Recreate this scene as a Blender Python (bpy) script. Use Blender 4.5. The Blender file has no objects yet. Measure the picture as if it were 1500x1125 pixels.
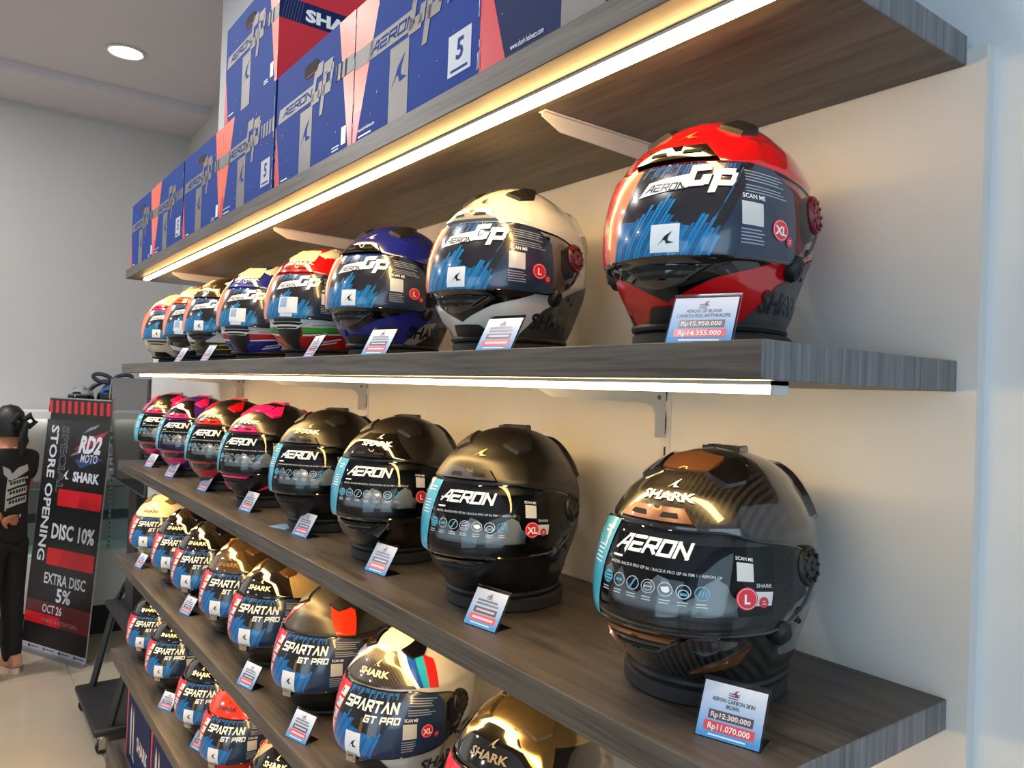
import bpy, bmesh, math, random
import numpy as np
from mathutils import Vector, Matrix
from mathutils.geometry import tessellate_polygon

random.seed(7)
R = math.radians
SC = bpy.context.scene
COL = SC.collection

# ------------------------------------------------------------------ camera
CAM_LOC = Vector((0.4112, -0.9621, -0.055))
YAW, PITCH, ROLL, FPX = -0.9324, 0.0095, 0.0366, 1115.77
cd = bpy.data.cameras.new('camera')
cam = bpy.data.objects.new('camera', cd)
COL.objects.link(cam)
fw = Vector((math.sin(YAW) * math.cos(PITCH), math.cos(YAW) * math.cos(PITCH), math.sin(PITCH)))
rt = Vector((math.cos(YAW), -math.sin(YAW), 0))
up = rt.cross(fw)
r2 = rt * math.cos(ROLL) + up * math.sin(ROLL)
u2 = up * math.cos(ROLL) - rt * math.sin(ROLL)
m3 = Matrix((r2, u2, -fw)).transposed()
cam.matrix_world = Matrix.Translation(CAM_LOC) @ m3.to_4x4()
cd.sensor_width = 36
cd.lens = 36 * FPX / 1500
cd.clip_start = 0.02
SC.camera = cam

# ------------------------------------------------------------------ world, lights, exposure
FLOOR, CEIL = -1.72, 1.767
w = bpy.data.worlds.new('world')
SC.world = w
w.use_nodes = True
w.node_tree.nodes['Background'].inputs[0].default_value = (0.62, 0.78, 1.0, 1)
w.node_tree.nodes['Background'].inputs[1].default_value = 0.55
SC.view_settings.view_transform = 'Standard'
SC.view_settings.look = 'None'
SC.view_settings.exposure = 0.5
SC.view_settings.gamma = 1.0
SC.view_settings.use_curve_mapping = False
SC.cycles.max_bounces = 7
SC.cycles.sample_clamp_indirect = 6.0
SC.cycles.caustics_reflective = False
SC.cycles.caustics_refractive = False


def area(name, loc, rot, sx, sy, power, color, shape='RECTANGLE'):
    l = bpy.data.lights.new(name, 'AREA')
    l.shape = shape
    l.size = sx
    l.size_y = sy
    l.energy = power
    l.color = color
    o = bpy.data.objects.new(name, l)
    o.location = loc
    o.rotation_euler = rot
    COL.objects.link(o)
    return o


# daylight through the shop front (behind and to the right of the camera)
area('shop_window_light', (1.5, -4.85, -0.1), (R(90), 0, 0), 2.6, 2.6, 42, (0.56, 0.80, 1.0))
area('side_window_light', (3.05, -1.9, 0.0), (R(90), 0, R(90)), 2.4, 2.4, 36, (0.58, 0.81, 1.0))
# ceiling downlights outside the frame; the far-left pair added to brighten the left side
for i, (lx, ly) in enumerate([(-4.3, -1.9), (-3.0, -1.25), (-1.8, -1.25), (-0.6, -1.25), (-4.3, -3.6), (-2.2, -3.4)]):
    area('unseen_downlight_%d' % i, (lx, ly, CEIL - 0.02), (0, 0, 0), 0.16, 0.16, 34 if lx < -4 else 9, (1.0, 0.97, 0.94), 'DISK')


# ------------------------------------------------------------------ materials
def lin(c):
    return tuple(((v / 255.0) / 12.92 if v <= 10 else (((v / 255.0) + 0.055) / 1.055) ** 2.4) for v in c)


MATS = {}


def M(name, rgb=None, rough=0.5, metal=0.0, coat=0.0, emit=0.0, spec=0.5, noise=0.0, nscale=40, bump=0.0, trans=0.0, alpha=1.0):
    if name in MATS:
        return MATS[name]
    m = bpy.data.materials.new(name)
    m.use_nodes = True
    nt = m.node_tree
    b = nt.nodes['Principled BSDF']
    c = lin(rgb)
    b.inputs['Base Color'].default_value = (*c, 1)
    b.inputs['Roughness'].default_value = rough
    b.inputs['Metallic'].default_value = metal
    b.inputs['Coat Weight'].default_value = coat
    b.inputs['Coat Roughness'].default_value = 0.03
    b.inputs['Specular IOR Level'].default_value = spec
    if emit:
        b.inputs['Emission Color'].default_value = (*c, 1)
        b.inputs['Emission Strength'].default_value = emit
    if trans:
        b.inputs['Transmission Weight'].default_value = trans
    if noise or bump:
        tc = nt.nodes.new('ShaderNodeTexCoord')
        n = nt.nodes.new('ShaderNodeTexNoise')
        n.inputs['Scale'].default_value = nscale
        n.inputs['Detail'].default_value = 4
        nt.links.new(tc.outputs['Object'], n.inputs['Vector'])
        if noise:
            mx = nt.nodes.new('ShaderNodeMix')
            mx.data_type = 'RGBA'
            mx.inputs[6].default_value = (*[v * (1 - noise) for v in c], 1)
            mx.inputs[7].default_value = (*[min(1, v * (1 + noise)) for v in c], 1)
            nt.links.new(n.outputs['Fac'], mx.inputs[0])
            nt.links.new(mx.outputs[2], b.inputs['Base Color'])
        if bump:
            bp = nt.nodes.new('ShaderNodeBump')
            bp.inputs['Strength'].default_value = bump
            bp.inputs['Distance'].default_value = 0.002
            nt.links.new(n.outputs['Fac'], bp.inputs['Height'])
            nt.links.new(bp.outputs[0], b.inputs['Normal'])
    MATS[name] = m
    return m


def wood(name, lo, hi, scale, rough):
    m = M(name, hi, rough)
    nt = m.node_tree
    b = nt.nodes['Principled BSDF']
    tc = nt.nodes.new('ShaderNodeTexCoord')
    mp = nt.nodes.new('ShaderNodeMapping')
    mp.inputs['Scale'].default_value = scale
    n = nt.nodes.new('ShaderNodeTexNoise')
    n.inputs['Scale'].default_value = 1.0
    n.inputs['Detail'].default_value = 7
    n.inputs['Roughness'].default_value = 0.65
    n.inputs['Distortion'].default_value = 0.35
    n2 = nt.nodes.new('ShaderNodeTexNoise')
    n2.inputs['Scale'].default_value = 4.0
    n2.inputs['Detail'].default_value = 3
    ad = nt.nodes.new('ShaderNodeMath')
    ad.operation = 'MULTIPLY_ADD'
    ad.inputs[1].default_value = 0.45
    rp = nt.nodes.new('ShaderNodeValToRGB')
    rp.color_ramp.elements[0].position = 0.5
    rp.color_ramp.elements[1].position = 0.92
    rp.color_ramp.elements[0].color = (*lin(lo), 1)
    rp.color_ramp.elements[1].color = (*lin(hi), 1)
    bp = nt.nodes.new('ShaderNodeBump')
    bp.inputs['Strength'].default_value = 0.25
    bp.inputs['Distance'].default_value = 0.001
    L = nt.links.new
    L(tc.outputs['Object'], mp.inputs[0])
    L(mp.outputs[0], n.inputs['Vector'])
    L(mp.outputs[0], n2.inputs['Vector'])
    L(n2.outputs['Fac'], ad.inputs[0])
    L(n.outputs['Fac'], ad.inputs[2])
    L(ad.outputs[0], rp.inputs[0])
    L(rp.outputs[0], b.inputs['Base Color'])
    L(ad.outputs[0], bp.inputs['Height'])
    L(bp.outputs[0], b.inputs['Normal'])
    return m


def carbon(name, dark, light, rough, coat, axis=0, scale=95, diag=False):
    m = M(name, dark, rough, 0, coat)
    nt = m.node_tree
    b = nt.nodes['Principled BSDF']
    tc = nt.nodes.new('ShaderNodeTexCoord')
    wv = nt.nodes.new('ShaderNodeTexWave')
    wv.wave_type = 'BANDS'
    wv.bands_direction = 'DIAGONAL' if diag else 'XYZ'[axis]
    wv.inputs['Scale'].default_value = scale
    wv.inputs['Distortion'].default_value = 0.6
    wv.inputs['Detail'].default_value = 1
    mx = nt.nodes.new('ShaderNodeMix')
    mx.data_type = 'RGBA'
    mx.inputs[6].default_value = (*lin(dark), 1)
    mx.inputs[7].default_value = (*lin(light), 1)
    nt.links.new(tc.outputs['Object'], wv.inputs['Vector'])
    nt.links.new(wv.outputs['Fac'], mx.inputs[0])
    nt.links.new(mx.outputs[2], b.inputs['Base Color'])
    return m


def glass(name, tint, ior=1.45, keep=0.9):
    m = bpy.data.materials.new(name)
    m.use_nodes = True
    nt = m.node_tree
    for n in list(nt.nodes):
        nt.nodes.remove(n)
    out = nt.nodes.new('ShaderNodeOutputMaterial')
    tr = nt.nodes.new('ShaderNodeBsdfTransparent')
    tr.inputs[0].default_value = (*[v * keep for v in tint], 1)
    gl = nt.nodes.new('ShaderNodeBsdfGlossy')
    gl.inputs['Roughness'].default_value = 0.03
    fr = nt.nodes.new('ShaderNodeFresnel')
    fr.inputs[0].default_value = ior
    mx = nt.nodes.new('ShaderNodeMixShader')
    nt.links.new(fr.outputs[0], mx.inputs[0])
    nt.links.new(tr.outputs[0], mx.inputs[1])
    nt.links.new(gl.outputs[0], mx.inputs[2])
    nt.links.new(mx.outputs[0], out.inputs[0])
    MATS[name] = m
    return m


WOOD = wood('shelf_oak_laminate', (40, 36, 33), (98, 90, 82), (2.2, 26, 60), 0.42)
WOODV = wood('shelf_oak_laminate_end', (66, 66, 68), (122, 122, 124), (40, 70, 2.0), 0.45)
WALLM = M('painted_wall', (205, 203, 200), 0.85, noise=0.04, nscale=3, bump=0.06)
WALLB = M('painted_wall_side', (214, 218, 222), 0.85, noise=0.03, nscale=3, bump=0.05)
WALLG = M('grey_painted_wall', (184, 182, 180), 0.9, noise=0.04, nscale=2, bump=0.05)
CEILM = M('ceiling_paint', (200, 194, 197), 0.9, noise=0.03, nscale=2)
LED = M('warm_led_diffuser', (255, 208, 134), 0.5, emit=32)
WHITEM = M('white_painted_metal', (196, 196, 196), 0.4)
BLACKG = M('black_gloss', (9, 9, 10), 0.08, 0, 1.0)
BLACKM = M('black_matte', (17, 17, 17), 0.5)
RUBBER = M('charcoal_foam', (38, 37, 38), 0.75, bump=0.1, nscale=200)
LINER = M('black_fabric_liner', (12, 12, 13), 0.9)
CHROME = M('chrome_trim', (205, 200, 190), 0.12, 1.0)
VISOR = glass('clear_visor', (0.74, 0.78, 0.82), 1.5, 0.97)
ACRYL = glass('clear_acrylic', (0.93, 0.96, 0.97), 1.45, 0.97)
SHELFGLASS = glass('green_tinted_glass', (0.70, 0.86, 0.82), 1.5, 0.95)
GLASSEDGE = M('green_glass_edge', (70, 130, 125), 0.2)
CARBON = carbon('carbon_weave_gloss', (7, 7, 7), (40, 38, 36), 0.25, 1.0, scale=50)
CARBONM = carbon('carbon_weave_satin', (9, 9, 9), (30, 28, 26), 0.32, 0.2, scale=80)
CARBOND = carbon('carbon_weave_diagonal', (12, 11, 10), (66, 56, 42), 0.3, 0.6, scale=70, diag=True)
WHITEP = M('white_print', (238, 238, 238), 0.35)
BLACKP = M('black_print', (20, 18, 20), 0.35)


def flat(rgb, rough=0.3, coat=0.0):
    return M('print_%02x%02x%02x_%d%d' % (*[int(v) for v in rgb], int(rough * 10), int(coat * 10)), rgb, rough, 0, coat)


def film(rgb):
    return M('film_%02x%02x%02x' % tuple(int(v) for v in rgb), rgb, 0.22, 0, 0.5)


def paint(rgb, gloss=True):
    if gloss:
        return M('lacquer_%02x%02x%02x' % tuple(rgb), rgb, 0.16, 0, 1.0)
    return M('satin_%02x%02x%02x' % tuple(rgb), rgb, 0.42, 0, 0.0)


# ------------------------------------------------------------------ mesh helpers
def link(name, me, parent=None):
    o = bpy.data.objects.new(name, me)
    COL.objects.link(o)
    if parent is not None:
        o.parent = parent
    return o


def tag(o, label, cat, group=None, kind=None):
    if label:
        o['label'] = label
    if cat:
        o['category'] = cat
    if group:
        o['group'] = group
    if kind:
        o['kind'] = kind
    return o


def empty(name, loc=(0, 0, 0), rz=0, label=None, cat=None, group=None, scale=1.0):
    o = bpy.data.objects.new(name, None)
    o.empty_display_size = 0.05
    COL.objects.link(o)
    o.location = loc
    o.rotation_euler = (0, 0, rz)
    if scale != 1.0:
        o.scale = (scale,) * 3
    return tag(o, label, cat, group)


class MB:
    def __init__(s):
        s.v, s.f, s.m = [], [], []

    def add(s, vs, fs, mi=0):
        b = len(s.v)
        s.v += [tuple(q) for q in vs]
        for f in fs:
            s.f.append([b + i for i in f])
            s.m.append(mi)

    def box(s, x0, x1, y0, y1, z0, z1, mi=0, T=None):
        vs = [Vector((x, y, z)) for z in (z0, z1) for y in (y0, y1) for x in (x0, x1)]
        if T is not None:
            vs = [T @ q for q in vs]
        fs = [(0, 2, 3, 1), (4, 5, 7, 6), (0, 1, 5, 4), (1, 3, 7, 5), (3, 2, 6, 7), (2, 0, 4, 6)]
        s.add(vs, fs, mi)

    def prism(s, poly, axis, a, b, mi=0):
        """extrude a 2D polygon along axis from a to b"""
        def p(q, t):
            return {0: (t, q[0], q[1]), 1: (q[0], t, q[1]), 2: (q[0], q[1], t)}[axis]
        n = len(poly)
        vs = [p(q, a) for q in poly] + [p(q, b) for q in poly]
        fs = [tuple(range(n)), tuple(range(2 * n - 1, n - 1, -1))]
        fs += [(i, (i + 1) % n, n + (i + 1) % n, n + i) for i in range(n)]
        s.add(vs, fs, mi)

    def tube(s, pts, r, n=8, closed=False, mi=0, flat=1.0, upv=None):
        pts = [Vector(q) for q in pts]
        k = len(pts)
        rings = []
        for i, q in enumerate(pts):
            if closed:
                d = pts[(i + 1) % k] - pts[i - 1]
            else:
                d = pts[min(i + 1, k - 1)] - pts[max(i - 1, 0)]
            d.normalize()
            u = Vector(upv) if upv else (Vector((0, 0, 1)) if abs(d.z) < 0.9 else Vector((1, 0, 0)))
            a = d.cross(u).normalized()
            b = a.cross(d).normalized()
            rr = r[i] if isinstance(r, (list, tuple)) else r
            rings.append([q + a * (rr * math.cos(t)) + b * (rr * flat * math.sin(t)) for t in [2 * math.pi * j / n for j in range(n)]])
        vs = [x for ring in rings for x in ring]
        fs = []
        for i in range(k if closed else k - 1):
            for j in range(n):
                a0, a1 = i * n + j, i * n + (j + 1) % n
                b0, b1 = ((i + 1) % k) * n + j, ((i + 1) % k) * n + (j + 1) % n
                fs.append((a0, a1, b1, b0))
        if not closed:
            fs.append(tuple(range(n - 1, -1, -1)))
            fs.append(tuple((k - 1) * n + j for j in range(n)))
        s.add(vs, fs, mi)

    def lathe(s, prof, n=24, T=None, mi=0):
        vs, fs = [], []
        for r, z in prof:
            for j in range(n):
                t = 2 * math.pi * j / n
                vs.append(Vector((r * math.cos(t), r * math.sin(t), z)))
        k = len(prof)
        for i in range(k - 1):
            for j in range(n):
                fs.append((i * n + j, i * n + (j + 1) % n, (i + 1) * n + (j + 1) % n, (i + 1) * n + j))
        fs.append(tuple(range(n - 1, -1, -1)))
        fs.append(tuple((k - 1) * n + j for j in range(n)))
        if T is not None:
            vs = [T @ q for q in vs]
        s.add(vs, fs, mi)

    def mesh(s, name, mats, smooth=True, angle=40):
        me = bpy.data.meshes.new(name)
        me.from_pydata(s.v, [], s.f)
        for m in mats if isinstance(mats, (list, tuple)) else [mats]:
            me.materials.append(m)
        me.polygons.foreach_set('material_index', s.m)
        if smooth:
            me.polygons.foreach_set('use_smooth', [True] * len(s.f))
            me.set_sharp_from_angle(angle=R(angle))
        me.update()
        return me

    def build(s, name, mats, parent=None, smooth=True, angle=40):
        return link(name, s.mesh(name, mats, smooth, angle), parent)


def bevel_box(x0, x1, y0, y1, z0, z1, r=0.003, seg=2):
    bm = bmesh.new()
    bmesh.ops.create_cube(bm, size=1)
    for v in bm.verts:
        v.co = Vector((x0 + (v.co.x + .5) * (x1 - x0), y0 + (v.co.y + .5) * (y1 - y0), z0 + (v.co.z + .5) * (z1 - z0)))
    bmesh.ops.bevel(bm, geom=bm.edges[:], offset=r, segments=seg, affect='EDGES', profile=0.5)
    return bm


def bm_obj(name, bm, mats, parent=None, pick=None, smooth=True):
    me = bpy.data.meshes.new(name)
    if pick:
        for f in bm.faces:
            f.material_index = pick(f)
    bm.to_mesh(me)
    bm.free()
    for m in mats if isinstance(mats, (list, tuple)) else [mats]:
        me.materials.append(m)
    if smooth:
        me.polygons.foreach_set('use_smooth', [True] * len(me.polygons))
        me.set_sharp_from_angle(angle=R(40))
    return link(name, me, parent)


# ------------------------------------------------------------------ flat art: lettering and print as polygons
def area2(p):
    return sum(p[i][0] * p[(i + 1) % len(p)][1] - p[(i + 1) % len(p)][0] * p[i][1] for i in range(len(p)))


def ccw(p):
    return list(p) if area2(p) > 0 else list(p)[::-1]


def clip(poly, ax, val, keep_less):
    out = []
    n = len(poly)
    for i in range(n):
        a, b = poly[i], poly[(i + 1) % n]
        ia = a[ax] <= val if keep_less else a[ax] >= val
        ib = b[ax] <= val if keep_less else b[ax] >= val
        if ia:
            out.append(a)
        if ia != ib:
            t = (val - a[ax]) / (b[ax] - a[ax])
            out.append((a[0] + t * (b[0] - a[0]), a[1] + t * (b[1] - a[1])))
    return out


def slices(polys, ax, step):
    if not step:
        return polys
    res = []
    for p in polys:
        lo, hi = min(q[ax] for q in p), max(q[ax] for q in p)
        i0, i1 = math.floor(lo / step + 1e-6), math.ceil(hi / step - 1e-6)
        if i1 - i0 <= 1:
            res.append(p)
            continue
        for i in range(i0, i1):
            c = clip(clip(p, ax, i * step, False), ax, (i + 1) * step, True)
            if len(c) >= 3 and abs(area2(c)) > 1e-12:
                res.append(c)
    return res


def convex_parts(p):
    p = ccw(p)
    n = len(p)
    if n <= 3:
        return [p]
    if all((p[(i + 1) % n][0] - p[i][0]) * (p[(i + 2) % n][1] - p[(i + 1) % n][1]) - (p[(i + 1) % n][1] - p[i][1]) * (p[(i + 2) % n][0] - p[(i + 1) % n][0]) >= -1e-12 for i in range(n)):
        return [p]
    return [ccw([p[i] for i in t]) for t in tessellate_polygon([[Vector((q[0], q[1], 0)) for q in p]])]


_FONT = {}


def font_polys(s, bold):
    k = (s, bold)
    if k not in _FONT:
        cu = bpy.data.curves.new('lettering', 'FONT')
        cu.body = s
        cu.size = 1.0
        cu.offset = bold
        cu.resolution_u = 2
        cu.dimensions = '2D'
        cu.fill_mode = 'FRONT'
        o = bpy.data.objects.new('lettering', cu)
        COL.objects.link(o)
        dg = bpy.context.evaluated_depsgraph_get()
        me = o.evaluated_get(dg).to_mesh()
        ps = [[tuple(me.vertices[i].co[:2]) for i in f.vertices] for f in me.polygons]
        o.evaluated_get(dg).to_mesh_clear()
        bpy.data.objects.remove(o)
        bpy.data.curves.remove(cu)
        _FONT[k] = ps
    return _FONT[k]


STROKE = {
    'A': [[(0, 0), (.62, 1), (1, 1), (1, 0)], [(.42, .36), (1, .36)]],
    'V': [[(0, 0), (.5, 1), (1, 0)]],  # open-bottomed A
    'E': [[(1, 1), (0, 1)], [(0, .5), (.9, .5)], [(1, 0), (0, 0), (0, .5)]],
    'R': [[(0, 0), (0, 1), (1, 1), (1, .45), (.2, .45)], [(.5, .45), (1, 0)]],
    'O': [[(0, 0), (0, 1), (1, 1), (1, 0), (0, 0)]],
    'N': [[(0, 0), (0, 1), (1, 0), (1, 1)]],
    'S': [[(1, 1), (0, 1), (0, .52), (1, .52), (1, 0), (0, 0)]],
    'P': [[(0, 0), (0, 1), (1, 1), (1, .42), (.15, .42)]],
    'T': [[(0, 1), (1, 1)], [(.5, 0), (.5, 1)]],
    'G': [[(1, 1), (0, 1), (0, 0), (1, 0), (1, .5), (.5, .5)]],
}
FIN = [(0, 0), (.28, .30), (.50, .66), (.98, 1), (.74, .62), (.70, .32), (1.12, .16), (.60, .10), (.52, .34), (.40, .36), (.26, .22)]


class Art:
    """flat coloured polygons in layers, mapped on a surface by mapf(x, y, off) -> (position, normal)"""

    def __init__(s):
        s.items, s.mats = [], []

    def mi(s, m):
        if m not in s.mats:
            s.mats.append(m)
        return s.mats.index(m)

    def poly(s, pts, m, layer=0):
        for c in convex_parts(pts):
            s.items.append((c, s.mi(m), layer))

    def rect(s, x0, y0, x1, y1, m, layer=0, shear=0.0):
        h = y1 - y0
        s.poly([(x0, y0), (x1, y0), (x1 + shear * h, y1), (x0 + shear * h, y1)], m, layer)

    def disc(s, x, y, r, m, layer=0, n=20):
        s.poly([(x + r * math.cos(2 * math.pi * i / n), y + r * math.sin(2 * math.pi * i / n)) for i in range(n)], m, layer)

    def ring(s, x, y, r, t, m, layer=0, n=18):
        for i in range(n):
            a, b = 2 * math.pi * i / n, 2 * math.pi * (i + 1) / n
            s.poly([(x + q * math.cos(g), y + q * math.sin(g)) for q, g in ((r - t, a), (r, a), (r, b), (r - t, b))], m, layer)

    def text(s, t, x, y, h, m, layer=1, width=None, align='l', bold=0.0, shear=0.0, vertical=False, flip=False):
        ps = font_polys(t, bold)
        xs = [q[0] for p in ps for q in p]
        x0, x1 = min(xs), max(xs)
        k = h / 0.72
        kx = k if width is None else width / (x1 - x0)
        wd = (x1 - x0) * kx
        ox = {'l': 0, 'c': -wd / 2, 'r': -wd}[align]
        for p in ps:
            pts = [((q[0] - x0) * kx + ox + shear * q[1] * k, q[1] * k) for q in p]
            if vertical:  # reads downwards
                pts = [(x + b, y - a) for a, b in pts]
            else:
                pts = [(x + a, y + b) for a, b in pts]
            s.items.append((ccw(pts), s.mi(m), layer))

    def strokes(s, t, x, y, wl, h, gap, th, m, layer=1, shear=0.25):
        for ch in t:
            if ch != ' ':
                for line in STROKE[ch]:
                    for a, b in zip(line[:-1], line[1:]):
                        A = Vector((a[0] * (wl - th) + th / 2, a[1] * (h - th) + th / 2))
                        B = Vector((b[0] * (wl - th) + th / 2, b[1] * (h - th) + th / 2))
                        d = (B - A).normalized() * th / 2
                        nrm = Vector((-d.y, d.x))
                        q = [A - d - nrm, B + d - nrm, B + d + nrm, A - d + nrm]
                        s.poly([(x + c.x + shear * c.y, y + min(max(c.y, 0), h)) for c in q], m, layer)
            x += wl + gap if ch != ' ' else wl * .5

    def fin(s, x, y, h, m, layer=1):
        s.poly([(x + a * h, y + b * h) for a, b in FIN], m, layer)

    def lines(s, x0, y1, x1, dy, n, th, m, layer=1, ragged=0.3, slope=0.0):
        """rows of print too small to read"""
        for i in range(n):
            y = y1 - i * dy
            e = x1 - (x1 - x0) * ragged * random.random()
            s.poly([(x0, y), (e, y + slope * (e - x0)), (e, y + th + slope * (e - x0)), (x0, y + th)], m, layer)

    def mesh(s, name, mapf, sx=None, sy=None, off0=0.0, dl=0.00028):
        v, f, mi, nr = [], [], [], []
        for p, m, layer in s.items:
            for c in slices(slices([p], 0, sx), 1, sy):
                b = len(v)
                for q in c:
                    P, N = mapf(q[0], q[1], off0 + dl * layer)
                    v.append(tuple(P))
                    nr.append(tuple(N))
                f.append(list(range(b, b + len(c))))
                mi.append(m)
        me = bpy.data.meshes.new(name)
        me.from_pydata(v, [], f)
        for m in s.mats:
            me.materials.append(m)
        me.polygons.foreach_set('material_index', mi)
        me.polygons.foreach_set('use_smooth', [True] * len(f))
        me.normals_split_custom_set_from_vertices(nr)
        me.update()
        return me


def plane_map(o, ex, ey):
    o, ex, ey = Vector(o), Vector(ex).normalized(), Vector(ey).normalized()
    n = ex.cross(ey)
    return lambda x, y, off: (o + ex * x + ey * y + n * off, n)


# ------------------------------------------------------------------ helmet surface
TAB = np.array([
    (0.000, .101, .104, .091), (0.010, .117, .114, .097), (0.030, .140, .127, .1055), (0.060, .162, .141, .1165),
    (0.085, .1715, .151, .124), (0.120, .1660, .160, .127), (0.150, .154, .165, .1245), (0.180, .136, .163, .116),
    (0.205, .115, .153, .103), (0.225, .093, .136, .087), (0.240, .071, .112, .069), (0.252, .047, .079, .047),
    (0.259, .024, .043, .025), (0.262, .0005, .0005, .0005)])


def pchip(x, y, xs):
    h = np.diff(x)
    d = np.diff(y) / h
    m = np.zeros(len(x))
    for i in range(1, len(x) - 1):
        if d[i - 1] * d[i] > 0:
            w1, w2 = 2 * h[i] + h[i - 1], h[i] + 2 * h[i - 1]
            m[i] = (w1 + w2) / (w1 / d[i - 1] + w2 / d[i])
    m[0], m[-1] = d[0], d[-1]
    k = np.clip(np.searchsorted(x, xs) - 1, 0, len(h) - 1)
    t = (xs - x[k]) / h[k]
    return ((1 + 2 * t) * (1 - t) ** 2 * y[k] + t * (1 - t) ** 2 * h[k] * m[k] + t * t * (3 - 2 * t) * y[k + 1] + t * t * (t - 1) * h[k] * m[k + 1])


TAB[:, 1:] *= .915
_v = np.concatenate([[0], np.cumsum(np.hypot(np.diff(TAB[:, 0]), np.diff(TAB[:, 3])))])
_vs = np.linspace(0, _v[-1], 500)
ZS, FS, BS, WS = [pchip(_v, TAB[:, k], _vs) for k in range(4)]
ZS = np.maximum.accumulate(ZS + np.arange(500) * 1e-9)
HTOP = 0.262


def smooth(a, b, x):
    t = min(1, max(0, (x - a) / (b - a)))
    return t * t * (3 - 2 * t)


def radial(th, z, kind='aeron'):
    F, B, W = np.interp(z, ZS, FS), np.interp(z, ZS, BS), np.interp(z, ZS, WS)
    c, s = math.cos(th), math.sin(th)
    a = F if c > 0 else B
    n = 2.15
    r = (abs(c / a) ** n + abs(s / W) ** n) ** (-1 / n)
    d = abs(math.degrees(math.atan2(s, c)))
    k = 0.0
    k += .008 * math.exp(-(d / 15) ** 2) * smooth(.08, .04, z) * smooth(0, .02, z)                   # chin ridge
    k += .0035 * smooth(52, 44, d) * smooth(.176, .182, z) * smooth(.225, .210, z)                    # brow plate
    k -= .006 * smooth(70, 85, d) * smooth(135, 115, d) * smooth(.03, .048, z) * smooth(.095, .075, z)  # cheek hollow
    k -= .0030 * smooth(75, 62, d) * smooth(.074, .066, z) * smooth(0, .02, z)                        # chin set back under the visor
    k += .004 * math.exp(-((d - 36) / 9) ** 2) * smooth(.015, .032, z) * smooth(.07, .05, z)            # cheek crease
    k += .004 * smooth(35, 60, d) * smooth(128, 100, d) * smooth(.165, .18, z) * smooth(.23, .205, z)  # temple swell
    k += .010 * smooth(140, 165, d) * smooth(.15, .175, z) * smooth(.225, .20, z)                     # rear lip
    return r + k


def P0(th, z):
    r = radial(th, z)
    return Vector((r * math.sin(th), -r * math.cos(th), z))


def PN(th, z, off=0.0):
    e = 1e-3
    z = min(max(z, 0.0), HTOP - 3e-4)
    p = P0(th, z)
    z1, z0 = min(z + e, HTOP - 1e-5), max(z - e, 0)
    n = (P0(th + .01, z) - P0(th - .01, z)).cross(P0(th, z1) - P0(th, z0))
    if n.length < 1e-9:
        n = Vector((0, 0, 1))
    n.normalize()
    return p + n * off, n


def hmap(x, y, off):      # degrees from the front, height
    return PN(R(x), y, off)


def local_map(th0, z0):   # metres on the surface around a point
    th0 = R(th0)
    a, b = P0(th0, z0 - .004), P0(th0, z0 + .004)
    k = (b - a).length / .008
    rr = (P0(th0 + .02, z0) - P0(th0 - .02, z0)).length / .04
    return lambda x, y, off: PN(th0 + x / rr, z0 + y / k, off)


VIS = {
    'aeron': dict(bx=[0, 40, 60, 76, 88, 97], by=[.0745, .0745, .0750, .083, .098, .120], tx=[0, 30, 60, 78, 90, 97], ty=[.1785, .1772, .168, .161, .153, .138]),
    'spartan': dict(bx=[0, 40, 60, 76, 88, 97], by=[.0700, .0705, .0730, .082, .097, .120], tx=[0, 30, 60, 78, 90, 97], ty=[.1800, .1787, .170, .162, .154, .138]),
}


def vb(kind, d):
    v = VIS[kind]
    return float(np.interp(abs(d), v['bx'], v['by']))


def vt(kind, d):
    v = VIS[kind]
    return float(np.interp(abs(d), v['tx'], v['ty']))


def vmap(kind, base=.0073):
    def f(x, y, off):
        d = math.degrees(x / .14)
        z = vb(kind, d) + (vt(kind, d) - vb(kind, d)) * y / .106
        return PN(R(d), z, base + off)
    return f


def grid_mesh(name, rows, cols, fn, mats, closed=False, skip=None):
    mb = MB()
    vs = [fn(i, j) for i in range(rows) for j in range(cols)]
    fs = []
    for i in range(rows - 1):
        for j in range(cols if closed else cols - 1):
            if skip and skip(i, j):
                continue
            j2 = (j + 1) % cols
            fs.append((i * cols + j, i * cols + j2, (i + 1) * cols + j2, (i + 1) * cols + j))
    mb.add(vs, fs)
    return mb.mesh(name, mats, True, 60)


NT, NZ = 160, 84
ROWZ = sorted(set([float(np.interp(t, np.linspace(0, 1, 500), ZS)) for t in np.linspace(0, 1, NZ)][:-1] + [.092, .164])) + [HTOP - 2e-6]


def in_port(d, z):
    return abs(d) < 63 and .0919 < z < .1641


def shell_mesh():
    k = len(ROWZ)
    return grid_mesh('shell', k, NT, lambda i, j: PN(2 * math.pi * j / NT, ROWZ[i])[0], [BLACKM], True,
                     lambda i, j: in_port(((j + .5) * 360 / NT + 180) % 360 - 180, (ROWZ[i] + ROWZ[i + 1]) / 2))


def liner_mesh():
    zs = [.006, .03, .06, .09, .12, .15, .18, .21, .225]
    mb = MB()
    n = 40
    vs = [PN(2 * math.pi * j / n, z, -.020)[0] for z in zs for j in range(n)]
    fs = [(i * n + j, i * n + (j + 1) % n, (i + 1) * n + (j + 1) % n, (i + 1) * n + j) for i in range(len(zs) - 1) for j in range(n)]
    fs.append(tuple(range(n - 1, -1, -1)))
    fs.append(tuple((len(zs) - 1) * n + j for j in range(n)))
    mb.add(vs, fs)
    return mb.mesh('liner', [LINER])


def paper_mesh():
    rnd = random.Random(3)
    return grid_mesh('packing_paper', 6, 22, lambda i, j: PN(R(-48 + 96 * j / 21), .080 + .052 * i / 5 * (0.74 + .26 * math.sin(j * 1.1 + .6)), -.012 + rnd.uniform(-.007, .006))[0], [flat((206, 202, 192), .8)])


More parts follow.
